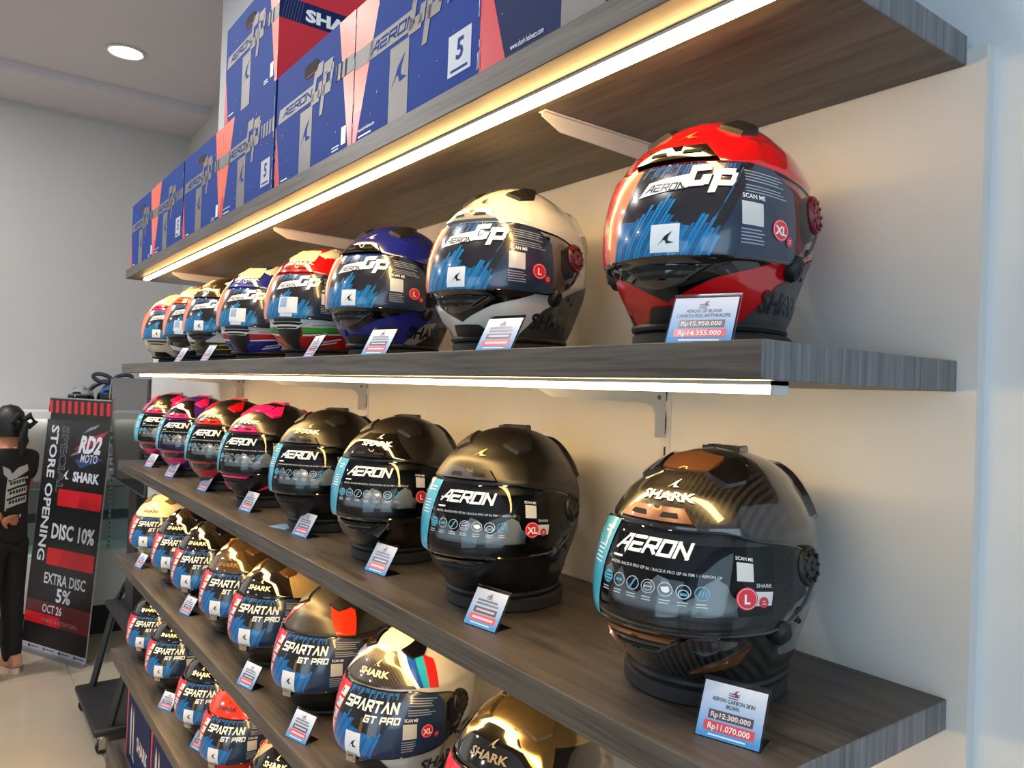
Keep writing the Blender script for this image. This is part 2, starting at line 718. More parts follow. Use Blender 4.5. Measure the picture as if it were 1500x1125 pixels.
def visor_mesh(kind):
    n, k = 72, 17

    def fn(i, j):
        d = -97 + 194 * j / n
        z = vb(kind, d) + (vt(kind, d) - vb(kind, d)) * i / (k - 1)
        return PN(R(d), z, .0063)[0]
    return grid_mesh('visor', k, n + 1, fn, [VISOR])


def rim_mesh(kind):
    mb = MB()
    up_, lo = [], []
    for j in range(49):
        d = -96 + 192 * j / 48
        up_.append(PN(R(d), vt(kind, d), .0050)[0])
        lo.append(PN(R(d), vb(kind, d), .0055)[0])
    mb.tube(up_, .0017, 6)
    mb.tube(lo, .0024, 6)
    return mb.mesh('visor_rim', [BLACKG])


def chrome_rim_mesh(kind):
    mb = MB()
    pts = [PN(R(d), vb(kind, d) - .0038, .0045)[0] for d in np.linspace(-80, 80, 41)]
    mb.tube(pts, .0019, 6)
    return mb.mesh('visor_trim', [CHROME])


def tab_mesh():
    mb = MB()
    p, n = PN(0, .067, .008)
    T = Matrix.Translation(p)
    mb.box(-.011, .011, -.006, .004, -.008, .007, 0, T)
    mb.box(-.006, .006, -.009, -.005, -.005, .003, 0, T)
    return mb.mesh('visor_tab', [CHROME])


def raised(name, poly, h, mats, inset=.86, sx=3.5, sz=.008, mapf=hmap):
    """a raised plate with sloping flanks standing on the shell"""
    poly = ccw(poly)
    cx = sum(q[0] for q in poly) / len(poly)
    cy = sum(q[1] for q in poly) / len(poly)
    top = [(cx + (q[0] - cx) * inset, cy + (q[1] - cy) * inset) for q in poly]
    mb = MB()
    for c in slices(slices(convex_parts(top), 0, sx), 1, sz):
        mb.add([mapf(q[0], q[1], h)[0] for q in c], [list(range(len(c)))])
    n = len(poly)
    for i in range(n):
        a, b, ta, tb = poly[i], poly[(i + 1) % n], top[i], top[(i + 1) % n]
        m = max(1, int(max(abs(a[0] - b[0]) / sx, abs(a[1] - b[1]) / sz)))
        for k in range(m):
            t0, t1 = k / m, (k + 1) / m
            L = lambda u, v, t: (u[0] + (v[0] - u[0]) * t, u[1] + (v[1] - u[1]) * t)
            q = [mapf(*L(a, b, t0), -.002)[0], mapf(*L(a, b, t1), -.002)[0], mapf(*L(ta, tb, t1), h)[0], mapf(*L(ta, tb, t0), h)[0]]
            mb.add(q, [(0, 1, 2, 3)])
    bm = bmesh.new()
    me = mb.mesh(name, mats, True, 35)
    bm.from_mesh(me)
    bmesh.ops.remove_doubles(bm, verts=bm.verts[:], dist=5e-5)
    bm.to_mesh(me)
    bm.free()
    me.polygons.foreach_set('use_smooth', [True] * len(me.polygons))
    me.set_sharp_from_angle(angle=R(35))
    return me


def mirror(p):
    return [(-a, b) for a, b in p][::-1]


def neck_mesh():
    mb = MB()
    pts = [PN(2 * math.pi * j / 48, .004, .001)[0] for j in range(48)]
    mb.tube(pts, .0052, 8, closed=True)
    return mb.mesh('neck_trim', [BLACKM])


def pivot_mesh(side, kind):
    mb = MB()
    p, n = PN(R(side * 91), .138, .003)
    q = Vector((0, 0, 1)).rotation_difference(n)
    T = Matrix.Translation(p) @ q.to_matrix().to_4x4()
    mb.lathe([(.023, -.004), (.023, .003), (.021, .006), (.017, .0065), (.0155, .0045), (.0135, .0045), (.012, .007), (.006, .007), (.005, .005), (.003, .005)], 28, T)
    for k in range(10):
        a = 2 * math.pi * k / 10
        mb.box(-.0015, .0015, .0145, .0185, .002, .0085, 0, T @ Matrix.Rotation(a, 4, 'Z'))
    return mb.mesh('visor_pivot', [BLACKM])


def arm_mesh(side):
    return raised('pivot_plate', [(side * 74, .116), (side * 80, .100), (side * 90, .106), (side * 86, .138), (side * 80, .153), (side * 74, .146)], .0055, [BLACKM], .9)


def lever_mesh(side):
    mb = MB()
    p, n = PN(R(side * 69), .072, .003)
    q = Vector((0, 0, 1)).rotation_difference(n)
    T = Matrix.Translation(p) @ q.to_matrix().to_4x4()
    mb.lathe([(.010, -.004), (.0105, .004), (.008, .009), (.003, .010)], 12, T @ Matrix.Scale(1.5, 4, (1, 0, 0)))
    mb.lathe([(.0035, .009), (.003, .0115)], 8, T)
    return mb.mesh('visor_lever', [BLACKM])


def screw_mesh(side):
    mb = MB()
    for a, z, r in ((82, .092, .0055), (96, .074, .004), (104, .068, .003)):
        p, n = PN(R(side * a), z, .0055 if a < 85 else .0005)
        T = Matrix.Translation(p) @ Vector((0, 0, 1)).rotation_difference(n).to_matrix().to_4x4()
        mb.lathe([(r, -.002), (r, .001), (r * .6, .0018), (r * .3, .0012)], 12, T)
    return mb.mesh('screw', [BLACKM])


def top_vent_mesh(side):
    return raised('top_vent', [(side * 20, .234), (side * 38, .221), (side * 56, .226), (side * 68, .243), (side * 80, .252), (side * 50, .252)], .0045, [BLACKM], .84)


def exhaust_mesh():
    mb = MB()
    for x0, x1, y0, y1, z in ((-.026, .026, .014, .044, .0008), (-.012, .012, .020, .038, .0025)):
        mb.prism([(x0, y0), (x1, y0), (x1 * .8, y1), (x0 * .8, y1)], 2, .252, .262 + z)
    for x in (-.018, .018):
        mb.box(x - .002, x + .002, .016, .042, .256, .2645)
    return mb.mesh('exhaust_vent', [BLACKM])


def spoiler_mesh():
    L = [(118, .185), (150, .168), (180, .162), (210, .168), (242, .185), (232, .222), (205, .243), (155, .243), (128, .222)]
    return raised('rear_spoiler', L, .006, [BLACKM], .9, 6, .012)


def chin_frame_mesh():
    return raised('chin_vent', [(-24, .067), (24, .067), (12, .048), (-12, .048)], .005, [BLACKG], .8, 3, .006)


def slot_mesh():
    mb = MB()
    for p in ([(-17, .0645), (17, .0645), (13, .0590), (-13, .0590)], [(-11, .055), (11, .055), (9, .0515), (-9, .0515)]):
        for c in slices(convex_parts(p), 0, 3):
            mb.add([hmap(q[0], q[1], .0056)[0] for q in c], [list(range(len(c)))])
    return mb.mesh('vent_slot', [LINER])


MESH = {}


def shared(key, fn):
    if key not in MESH:
        MESH[key] = fn()
    return MESH[key]


def with_mat(me, mat):
    k = (me.name, mat.name)
    if k not in MESH:
        c = me.copy()
        c.materials.clear()
        c.materials.append(mat)
        MESH[k] = c
    return MESH[k]


# ------------------------------------------------------------------ printed visor films
def film_bars(a, x0, x1, base, top, tops, m, m2, layer, lean=.45, w=.0032):
    n = int((x1 - x0) / (w * 1.22))
    for i in range(n):
        x = x0 + i * w * 1.22
        h = tops(i / n)
        a.rect(x, base, x + w, base + h, m if i % 3 else m2, layer, lean)


def gp_film(patch):
    a = Art()
    navy, dark, teal, teal2 = film((36, 50, 74)), film((30, 27, 33)), film((22, 126, 184)), film((24, 96, 146))
    rnd = random.Random(5)
    a.poly([(-.078, 0), (-.052, 0), (-.034, .106), (-.064, .106)], film((236, 128, 84)), 0)
    a.poly([(-.115, 0), (-.078, 0), (-.064, .106), (-.105, .106)], film((222, 62, 76)), 0)
    a.poly([(-.052, 0), (.045, 0), (.095, .106), (-.034, .106)], dark, 0)
    a.poly([(.045, 0), (.157, 0), (.150, .085), (.120, .106), (.095, .106)], navy, 0)
    a.poly([(-.052, 0), (.045, 0), (.056, .018), (.010, .034), (-.045, .040)], film((20, 104, 160)), 1)
    film_bars(a, -.054, .050, .0, 0, lambda t: .012 + .046 * math.exp(-((t - .30) / .22) ** 2) + .024 * math.exp(-((t - .78) / .2) ** 2) + rnd.uniform(-.006, .007), teal, teal2, 2)
    film_bars(a, -.030, .082, .106, 0, lambda t: -(.006 + rnd.uniform(0, .014)), film((52, 92, 140)), film((36, 66, 110)), 1, .3)
    for i in range(7):
        a.rect(.046 + i * .004, .030 + i * .008, .0475 + i * .004, .062 + i * .006, film((60, 110, 150)), 2, .5)
    wh = WHITEP
    a.poly([(-.027, .064), (.024, .071), (.028, .088), (-.019, .081)], wh, 3)
    a.strokes('AERON', -.0205, .0685, .0072, .0092, .0011, .0015, BLACKP, 4, .3)
    g = lambda pts: a.poly([(.020 + .045 * x, .063 + .036 * y) for x, y in pts], wh, 5)
    for pts in ([(.10, .72), (.14, .95), (.62, 1.0), (.58, .78)], [(0.02, .38), (.10, .72), (.26, .74), (.20, .40)], [(.0, .22), (.02, .42), (.46, .46), (.42, .26)], [(.34, .42), (.40, .62), (.60, .64), (.52, .30), (.38, .28)],
                [(.50, .02), (.66, .70), (.84, .72), (.66, .04)], [(.60, .62), (.64, .84), (1.16, .86), (1.10, .64)], [(.98, .40), (1.08, .72), (1.20, .72), (1.10, .40)], [(.62, .26), (.68, .46), (1.14, .46), (1.04, .28)]):
        g(pts)
    a.rect(-.007, .003, .020, .031, WHITEP, 3)
    a.fin(.000, .009, .014, BLACKP, 4)
    grey = film((150, 158, 170))
    a.lines(.081, .094, .132, .0036, 4, .0013, grey, 1, .25)
    a.lines(.081, .077, .136, .0036, 3, .0013, grey, 1, .35)
    a.text('SCAN ME', .077, .0625, .0052, wh, 1, width=.026, bold=.02)
    a.rect(.076, .033, .100, .0585, film((206, 208, 208)), 1)
    a.lines(.075, .0275, .102, .0036, 5, .0014, grey, 1, .3)
    if patch:
        a.rect(-.010, .010, .030, .046, film((226, 230, 232)), 6)
        a.rect(-.007, .022, .008, .044, film((150, 176, 210)), 7)
    return a


def spartan_film():
    a = Art()
    navy, dark, blue, blue2 = film((34, 52, 84)), film((20, 20, 26)), film((20, 116, 186)), film((22, 92, 152))
    rnd = random.Random(9)
    a.poly([(-.110, 0), (-.052, 0), (-.034, .106), (-.100, .106)], film((214, 40, 62)), 0)
    a.poly([(-.052, 0), (.030, 0), (.086, .106), (-.034, .106)], dark, 0)
    a.poly([(.030, 0), (.172, 0), (.168, .088), (.150, .106), (.086, .106)], navy, 0)
    for k in range(4):
        a.rect(-.074 + .005 * k, .022 + .019 * k, -.054 + .005 * k, .037 + .019 * k, film((222, 216, 214)), 1, .3)
        a.rect(-.070 + .005 * k, .026 + .019 * k, -.066 + .005 * k, .033 + .019 * k, film((120, 60, 60)), 2, .3)
    a.poly([(-.052, 0), (.030, 0), (.046, .030), (-.041, .056)], film((18, 94, 158)), 1)
    film_bars(a, -.055, .036, .0, 0, lambda t: .028 + .034 * math.exp(-((t - .12) / .28) ** 2) + .010 * math.exp(-((t - .85) / .15) ** 2) + rnd.uniform(-.006, .007), blue, blue2, 2, .42, .0036)
    film_bars(a, -.030, .078, .106, 0, lambda t: -(.008 + rnd.uniform(0, .012)), film((46, 96, 150)), film((30, 62, 104)), 1, .25)
    a.rect(.010, .036, .016, .060, film((104, 82, 40)), 1, .1)
    a.rect(.026, .034, .040, .062, film((62, 62, 70)), 1, .1)
    wh = film((236, 232, 222))
    a.strokes('SPVRTVN', -.030, .070, .0136, .0175, .0012, .0036, wh, 3, .22)
    a.strokes('GT PRO', .016, .0545, .0100, .0110, .0012, .0026, wh, 3, .22)
    a.rect(-.013, .001, .016, .036, WHITEP, 3)
    a.fin(-.005, .012, .014, BLACKP, 4)
    grey = film((150, 156, 164))
    a.lines(.092, .095, .150, .0040, 4, .0016, grey, 1, .3)
    a.lines(.090, .076, .152, .0040, 3, .0016, grey, 1, .4)
    a.text('SCAN ME', .084, .0585, .0052, wh, 1, width=.024, bold=.02)
    a.rect(.082, .030, .106, .055, film((204, 200, 190)), 1)
    a.lines(.080, .0245, .110, .0038, 5, .0016, grey, 1, .35)
    return a


def aeron_print(far=False):
    a = Art()
    cyan = film((64, 168, 200))
    a.rect(-.092, .001, -.046, .104, cyan, 0)
    a.lines(-.070, .092, -.052, .0045, 2, .002, WHITEP, 1, .3)
    a.lines(-.074, .072, -.052, .0045, 5, .0012, WHITEP, 1, .4)
    a.strokes('AERON', -.034, .0745, .0160, .0175, .0012, .0036, WHITEP, 1, .32)
    g = film((196, 200, 204))
    a.lines(-.034, .0665, -.020, .0036, 1, .0022, WHITEP, 1, .2)
    a.text('MODEL: RACE-R PRO GP 06 / RACE-R PRO GP 06 FIM 1 / AERON GP', -.034, .0595, .0030, g, 1, width=.118, bold=.01)
    for i in range(7):
        x = -.034 + i * .0166
        c = cyan if i in (0, 6) else g
        if i == 0:
            a.disc(x, .044, 0.0070, cyan, 0)
            for k in range(3):
                a.rect(x - .005, .0395 + k * .0035, x + .005, .0405 + k * .0035, BLACKP, 1, .2)
        else:
            a.ring(x, .044, .0071, .0008, c, 1)
            if i == 1:
                a.rect(x - .004, .0425, x + .004, .0455, cyan, 1)
            elif i == 2:
                a.rect(x - .0035, .039, x - .0015, .049, cyan, 1, .5)
            elif i == 3:
                a.ring(x, .044, .0045, .0008, c, 1)
                a.rect(x - .004, .0435, x + .004, .0448, c, 1)
            elif i == 4:
                a.poly([(x - .0045, .046), (x + .003, .0475), (x + .0045, .043), (x + .001, .0405), (x - .003, .042)], WHITEP, 1)
            elif i == 5:
                a.ring(x, .0415, .0050, .001, c, 1)
                a.rect(x - .003, .040, x + .003, .0425, cyan, 1)
            else:
                for k in (-1, 0, 1):
                    a.rect(x + k * .003 - .0006, .041, x + k * .003 + .0006, .047, cyan, 1, .3)
        a.lines(x - .005, .0325, x + .006, .0028, 2, .0011, g, 1, .3)
    a.text('SCAN ME', .098, .082, .0036, WHITEP, 1, width=.020, bold=.01)
    a.rect(.099, .060, .118, .0795, film((206, 208, 206)), 1)
    a.text('SHARK', .121, .0545, .0042, g, 1, width=.021, bold=.02)
    a.rect(.113, .034, .142, .050, film((214, 214, 214)), 1, .1)
    return a


def size_sticker(t, kind):
    a = Art()
    x, y = {'aeron': (.110, .042), 'gp': (.124, .034), 'spartan': (.126, .040)}[kind]
    red = film((226, 40, 56))
    a.disc(x, y, .0125, red, 3)
    a.ring(x, y, .0112, .0008, film((245, 190, 194)), 4, 22)
    a.text(t, x, y - .0052, .0100, WHITEP, 4, align='c', bold=.035)
    dx, dy = {'aeron': (.0205, -.004), 'gp': (.0165, -.0105), 'spartan': (.0205, -.010)}[kind]
    a.disc(x + dx, y + dy, .0062, film((200, 34, 50)), 3)
    a.lines(x + dx - .0025, y + dy + .0008, x + dx + .003, .003, 2, .0014, film((240, 170, 170)), 4, .2)
    return a


# ------------------------------------------------------------------ helmets
LOWER = [(38, .004), (50, .026), (62, .050), (80, .068), (100, .088), (140, .108), (180, .112), (180, .004)]
CHIN_TRAP = [(-22, .005), (22, .005), (11, .023), (-11, .023)]
CHIN_V = [(-52, .0735), (52, .0735), (38, .062), (22, .052), (0, .027), (-22, .052), (-38, .062)]
BROW = [(-24, .1815), (24, .1815), (18, .2010), (-18, .2010)]
AERON_BROW = [(-24, .1815), (24, .1815), (18, .1975), (-18, .1975)]
DIAMOND = [(20, .022), (38, .042), (54, .060), (47, .038)]
CHIN_LIP = [(-20, .0715), (20, .0715), (16, .062), (-16, .062)]


def helmet(kind, label, loc, facing, shell, film_kind, size, brow=BLACKG, chin=BLACKG, vents=BLACKM, spoiler=None,
           pivot=BLACKM, paints=(), script=None, fin=None, side_text=None, lip=None, diamond=None, patch=False, scale=1.0, text_mat=WHITEP, scriptz=.210, top=None, group=None):
    h = empty('helmet', loc, R(facing), label, 'helmet', group or ('full-face helmets on the shelves' if scale == 1.0 else 'gift helmets on the far cabinet'), scale)
    link('shell', with_mat(shared('shell', shell_mesh), shell), h)
    link('liner', shared('liner', liner_mesh), h)
    link('neck_trim', shared('neck', neck_mesh), h)
    v = link('visor', shared(('visor', kind), lambda: visor_mesh(kind)), h)
    link('visor_rim', shared(('rim', kind), lambda: rim_mesh(kind)), v)
    vm = vmap(kind)
    if film_kind == 'gp':
        link('visor_film', shared(('gp', patch), lambda: gp_film(patch).mesh('visor_film', vm, .008, .0053, 0)), v)
    elif film_kind == 'spartan':
        link('visor_film', shared('spartan', lambda: spartan_film().mesh('visor_film', vm, .008, .0053, 0)), v)
        link('visor_trim', shared(('ctrim', kind), lambda: chrome_rim_mesh(kind)), h)
        link('visor_tab', shared('tab', tab_mesh), v)
    elif film_kind == 'aeron':
        link('visor_print', shared('aeron', lambda: aeron_print().mesh('visor_print', vm, .008, .0053, 0)), v)
        link('packing_paper', shared('paper', paper_mesh), h)
    if size:
        link('size_sticker', shared((size, film_kind), lambda: size_sticker(size, film_kind).mesh('size_sticker', vm, .008, .0053, 0)), v)
    for sd in (-1, 1):
        pv = link('visor_pivot', with_mat(shared(('pivot', sd), lambda: pivot_mesh(sd, kind)), pivot), h)
        link('screw', shared(('screw', sd), lambda: screw_mesh(sd)), pv)
        link('pivot_plate', shared(('arm', sd), lambda: arm_mesh(sd)), h)
        if kind == 'aeron':
            link('visor_lever', shared(('lever', sd), lambda: lever_mesh(sd)), h)
        link('top_vent', with_mat(shared(('tv', sd), lambda: top_vent_mesh(sd)), vents), h)
    link('exhaust_vent', with_mat(shared('exhaust', exhaust_mesh), vents), h)
    link('rear_spoiler', with_mat(shared('spoiler', spoiler_mesh), spoiler or shell), h)
    if brow:
        bp = AERON_BROW if film_kind == 'aeron' else BROW
        b = link('brow_vent', with_mat(shared(('brow', film_kind), lambda: raised('brow_vent', bp, .0055, [BLACKG], .88)), brow), h)
        s = shared(('browslot', film_kind), lambda: brow_slots(film_kind))
        link('vent_slot', s, b)
    if film_kind != 'spartan' and chin:
        c = link('chin_vent', with_mat(shared('chinv', chin_frame_mesh), chin), h)
        link('vent_slot', shared('slot', slot_mesh), c)
    if lip:
        link('chin_lip', with_mat(shared('lip', lambda: raised('chin_lip', CHIN_LIP, .0068, [BLACKG], .9, 3, .006)), lip), h)
    if diamond:
        for sd in (-1, 1):
            pl = DIAMOND if sd > 0 else mirror(DIAMOND)
            link('side_accent', with_mat(shared(('dia', sd), lambda: raised('side_accent', pl, .0030, [BLACKG], .9, 4, .008)), diamond), h)
    if top:
        link('crown_panel', with_mat(shared('crown', lambda: raised('crown_panel', [(-26, .236), (26, .236), (46, .252), (0, .2575), (-46, .252)], .0028, [BLACKM], .95, 6, .005)), top), h)
    if paints:
        a = Art()
        for k, (pl, m, both) in enumerate(paints):
            a.poly(pl, m, k + 1)
            if both:
                a.poly(mirror(pl), m, k + 1)
        link('paint_scheme', a.mesh('paint_scheme', hmap, 3.0, .006, .0006, .00022), h)
    if script:
        a = Art()
        a.text('SHARK', 0, -.007, .0125, script, 1, width=.066, align='c', bold=.035)
        a.fin(-.008, .010, .015, fin or script, 1)
        link('lettering', a.mesh('lettering', local_map(2, scriptz), .006, .006, .0010 if scriptz == .210 else .0022), h)
    elif fin:
        a = Art()
        a.fin(-.010, -.010, .021, fin, 1)
        link('emblem', a.mesh('emblem', local_map(0, .222), .006, .006, .0012), h)
    if side_text:
        a = Art()
        a.text('SHARK', -.004, -.014, .026, side_text, 1, width=.112, bold=.03, shear=.12)
        link('side_lettering', a.mesh('side_lettering', local_map(52, .034), .008, .010, .0014), h)
    return h


def brow_slots(fk):
    mb = MB()
    z0 = .1865 if fk == 'aeron' else .1885
    for x in (-9, 9):
        for c in slices([[(x - 5, z0), (x + 5, z0), (x + 4, z0 + .0045), (x - 4, z0 + .0045)]], 0, 3):
            mb.add([hmap(q[0], q[1], .0062)[0] for q in c], [list(range(len(c)))])
    return mb.mesh('vent_slot', [LINER])

# ================================================================== SETTING
def slab(name, x0, x1, y0, y1, z0, z1, mat, kind='structure', parent=None):
    mb = MB()
    mb.box(x0, x1, y0, y1, z0, z1)
    o = mb.build(name, mat, parent, smooth=False)
    if kind:
        o['kind'] = kind
    return o


fl = slab('floor', -5.65, 3.2, -5.0, .5, FLOOR - .10, FLOOR - .005, M('floor_grout', (140, 132, 122), .8))
tile = M('porcelain_tile', (176, 163, 144), .16, noise=.07, nscale=5)
bm = bevel_box(0, .598, 0, .598, -.006, 0, .0015, 1)
tme = bpy.data.meshes.new('tile')
bm.to_mesh(tme)
bm.free()
tme.materials.append(tile)
for i in range(16):
    for j in range(10):
        x, y = -5.65 + i * .6 + .02, -5.0 + j * .6 - .15
        if x > 3.2:
            continue
        t = link('tile', tme, fl)
        t.location = (x, y, FLOOR)
slab('ceiling', -5.65, 3.2, -5.0, .5, CEIL, CEIL + .1, CEILM)
slab('wall_left', -5.65, -5.5, -5.0, .5, FLOOR, CEIL, WALLG)
slab('wall_back', -3.3, 3.2, .02, .5, FLOOR, CEIL, WALLB)
slab('wall_back_left', -5.5, -3.3, .40, .5, FLOOR, CEIL, WALLG)
pn = slab('wall_back_panel', -4.40, .022, 0, .0199, FLOOR, .372, WALLM)
slab('wall_right', 3.2, 3.35, -5.0, .5, FLOOR, CEIL, WALLB)
slab('wall_front', -5.65, 3.2, -5.15, -5.0, FLOOR, CEIL, WALLG)
slab('trim_1', -5.5, -4.93, -5.0, .40, 1.709, CEIL, CEILM)          # dropped ceiling band along the left wall
slab('baseboard_back', -3.3, 3.2, -.002, 0, FLOOR, FLOOR + .09, BLACKM)
# slotted uprights let into the panel
for k, x in enumerate((-2.70, -1.575, -.452)):
    mb = MB()
    mb.box(x - .011, x + .011, -.0012, .002, FLOOR + .1, .345)
    st = mb.build('slotted_upright', WHITEM, pn, smooth=False)
    mb = MB()
    for q in range(38):
        z = FLOOR + .16 + q * .05
        mb.box(x - .002, x + .002, -.0016, -.0011, z, z + .022)
    mb.build('slots', BLACKM, st, smooth=False)['kind'] = 'stuff'

# the pale downlight in the ceiling
t = empty('downlight', (-4.33, -.22, CEIL), 0, 'round recessed downlight glowing white in the ceiling', 'ceiling light')
mb = MB()
mb.lathe([(.085, 0), (.105, -.002), (.106, -.006), (.09, -.010), (.082, -.004)], 40)
mb.build('ring', WHITEM, t)
mb = MB()
mb.lathe([(.083, -.001), (.083, -.005), (.02, -.0055)], 40)
mb.build('diffuser', M('downlight_diffuser', (255, 255, 255), .5, emit=14), t)

# ================================================================== SHELVES
DEP, LEN, TH = .3809, 3.0856, .0363
ZA, ZB, ZC, ZD, ZE, ZF = .3521 + TH, 0.0, -.40, -.7885, -1.1766, -1.5613


def pick_end(f):
    return 1 if abs(f.normal.x) > .7 else 0


def shelf(z, label, th=TH, led=True):
    bm = bevel_box(-LEN, 0, -DEP, -.0005, z - th, z, .0012, 1)
    s = bm_obj('wall_shelf', bm, [WOOD, WOODV], None, pick_end)
    tag(s, label, 'shelf', 'dark oak wall shelves')
    if led:
        mb = MB()
        y0, y1 = -DEP + .047, -DEP + .066
        mb.box(-LEN + .12, -.018, y0 - .002, y1 + .002, z - th - .004, z - th + .0005)
        ch = mb.build('led_channel', WHITEM, s, smooth=False)
        mb = MB()
        mb.prism([(y0, z - th - .0041), (y1, z - th - .0041), (y1, z - th - .009), (y1 - .005, z - th - .0125), (y0 + .005, z - th - .0125), (y0, z - th - .009)], 0, -LEN + .122, -.022)
        mb.build('led_diffuser', LED, s, smooth=False)
        mb = MB()
        for x in (-LEN + .118, -.022):
            mb.box(x, x + .004, y0 - .002, y1 + .002, z - th - .0130, z - th)
        mb.build('led_end_cap', WHITEM, ch, smooth=False)
    return s


shelf(ZA, 'topmost dark wood wall shelf, carrying the row of cardboard boxes')
shelf(ZB, 'dark wood wall shelf second from the top, carrying the red, white and blue helmets')
shelf(ZC, 'dark wood wall shelf third from the top, carrying the clear-visored black helmets')
shelf(ZD, 'dark wood wall shelf fourth from the top, its far end by the white helmet')
shelf(ZE, 'lowest lit dark wood wall shelf, above the boxes on the plinth')
# plinth
bm = bevel_box(-LEN, 0, -DEP, -.0005, FLOOR, ZF, .0012, 1)
tag(bm_obj('plinth', bm, [WOOD, WOODV], None, pick_end), 'low dark wood plinth on the floor under all the shelves', 'plinth')


def bracket(x, zu, label):
    """pressed steel shelf bracket hooked into the upright; zu = underside of the shelf"""
    t = empty('shelf_bracket', (x, 0, zu), 0, label, 'bracket', 'white steel shelf brackets')
    prof = [(-.004, 0), (-.285, 0), (-.285, -.008), (-.250, -.024), (-.052, -.030), (-.036, -.034), (-.028, -.046), (-.028, -.086), (-.004, -.086)]
    mb = MB()
    mb.prism(prof, 0, -.0013, .0013)
    mb.build('web', WHITEM, t, smooth=False)
    mb = MB()
    mb.box(-.0075, .0075, -.285, -.004, -.0022, -.0002)
    mb.build('flange', WHITEM, t, smooth=False)
    mb = MB()
    T = Matrix.Translation((.0013, -.020, -.020)) @ Matrix.Rotation(R(90), 4, 'Y')
    mb.lathe([(.004, 0), (.004, .001), (.002, .0012)], 12, T)
    mb.build('rivet', M('steel_rivet', (120, 120, 122), .4, .8), t)
    mb = MB()
    for k in range(3):
        mb.box(-.0012, .0012, -.005, 0.0005, -.080 + k * .027, -.070 + k * .027)
    mb.build('hook', M('steel_rivet', (120, 120, 122), .4, .8), t, smooth=False)
    return t


for x, nm in ((-.452, 'nearest, behind the red helmet'), (-1.575, 'middle, behind the blue helmet'), (-2.70, 'farthest, over the small far helmets')):
    bracket(x, ZA - TH, 'white steel bracket under the topmost shelf, ' + nm)
for x, nm in ((-.452, 'nearest, over the brown carbon helmet'), (-1.575, 'middle, over the plain black helmets'), (-2.70, 'farthest, over the pink helmets')):
    bracket(x, ZB - TH, 'white steel bracket under the second shelf, ' + nm)


# ================================================================== HELMETS
def pad(x, y, z, rz, label):
    """charcoal foam ring on which a helmet stands"""
    bm = bmesh.new()
    n = 40
    rings = [(.092, 0), (.095, .003), (.095, .018), (.091, .0215), (.070, .0215), (.070, .0)]
    vs = [[bm.verts.new((r * math.sin(2 * math.pi * j / n), 1.12 * r * math.cos(2 * math.pi * j / n), zz)) for j in range(n)] for r, zz in rings]
    for i in range(len(rings)):
        for j in range(n):
            a, b = vs[i], vs[(i + 1) % len(rings)]
            bm.faces.new((a[j], b[j], b[(j + 1) % n], a[(j + 1) % n]))
    bmesh.ops.recalc_face_normals(bm, faces=bm.faces[:])
    o = bm_obj('helmet_stand', bm, RUBBER)
    o.location = (x, y, z)
    o.rotation_euler = (0, 0, R(rz))
    tag(o, label, 'stand', 'charcoal foam rings under the helmets')


PADH = .0235
ANTH = M('anthracite_satin', (62, 63, 64), .38, 0, .2)
BRONZE = M('bronze_lacquer', (136, 92, 62), .3, .75, .6)
RED, WHT, BLU, CREAM = paint((196, 12, 20)), paint((226, 222, 214)), paint((26, 34, 130)), paint((232, 222, 188))
GRN, PINK, YEL, PUR = paint((38, 178, 48)), paint((232, 30, 110)), paint((236, 216, 20)), paint((64, 34, 120))
BLK, BLKM = BLACKG, M('matte_black_shell', (16, 15, 14), .36, 0, 0)
GRYT = flat((84, 86, 86), .2)
RSTRIPE = flat((214, 30, 36), .2, 1)

lowg = [(LOWER, ANTH, True), (CHIN_TRAP, flat((44, 44, 46)), False), (CHIN_V, BLACKG, False)]
# ---- shelf B
helmet('aeron', 'large red helmet with anthracite lower sides and a printed visor, nearest on the second shelf', (-.208, -.200, ZB + PADH), 19, RED, 'gp', 'XL',
       paints=lowg, fin=flat((150, 120, 50)), side_text=flat((40, 41, 42), .2), pivot=M('dark_red_knob', (110, 20, 34), .35))
helmet('aeron', 'plain white helmet with dark grey lower sides, between the red and the blue one', (-.628, -.200, ZB + PADH), 20, WHT, 'gp', 'L',
       paints=lowg, fin=flat((70, 60, 50)), side_text=flat((44, 44, 44), .2), pivot=M('dark_red_knob', (110, 20, 34), .35), brow=flat((150, 148, 142), .1, 1))
helmet('aeron', 'deep blue helmet with a grey side patch, beside the white helmet', (-1.042, -.203, ZB + PADH), 27, BLU, 'gp', 'L',
       paints=[(CHIN_TRAP, flat((44, 44, 46)), False), (CHIN_V, BLACKG, False), ([(48, 0.0100), (60, 0.0050), (82, 0.0249), (98, 0.0581), (72, 0.0515), (56, 0.0249)], flat((130, 132, 134), .3, 1), True), ([(40, 0.0033), (60, 0.0050), (82, 0.0232), (110, 0.0498), (180, 0.0581), (180, 0.0033)], flat((30, 30, 34)), True)],
       fin=WHITEP, side_text=flat((20, 20, 24), .2))
stripe = lambda z0, z1, d=62, s=.012: [(-d, z0 + s), (-14, z0), (-14, z1), (-d, z1 + s)]
rstripe = lambda z0, z1, d=62, s=.012: mirror(stripe(z0, z1, d, s))


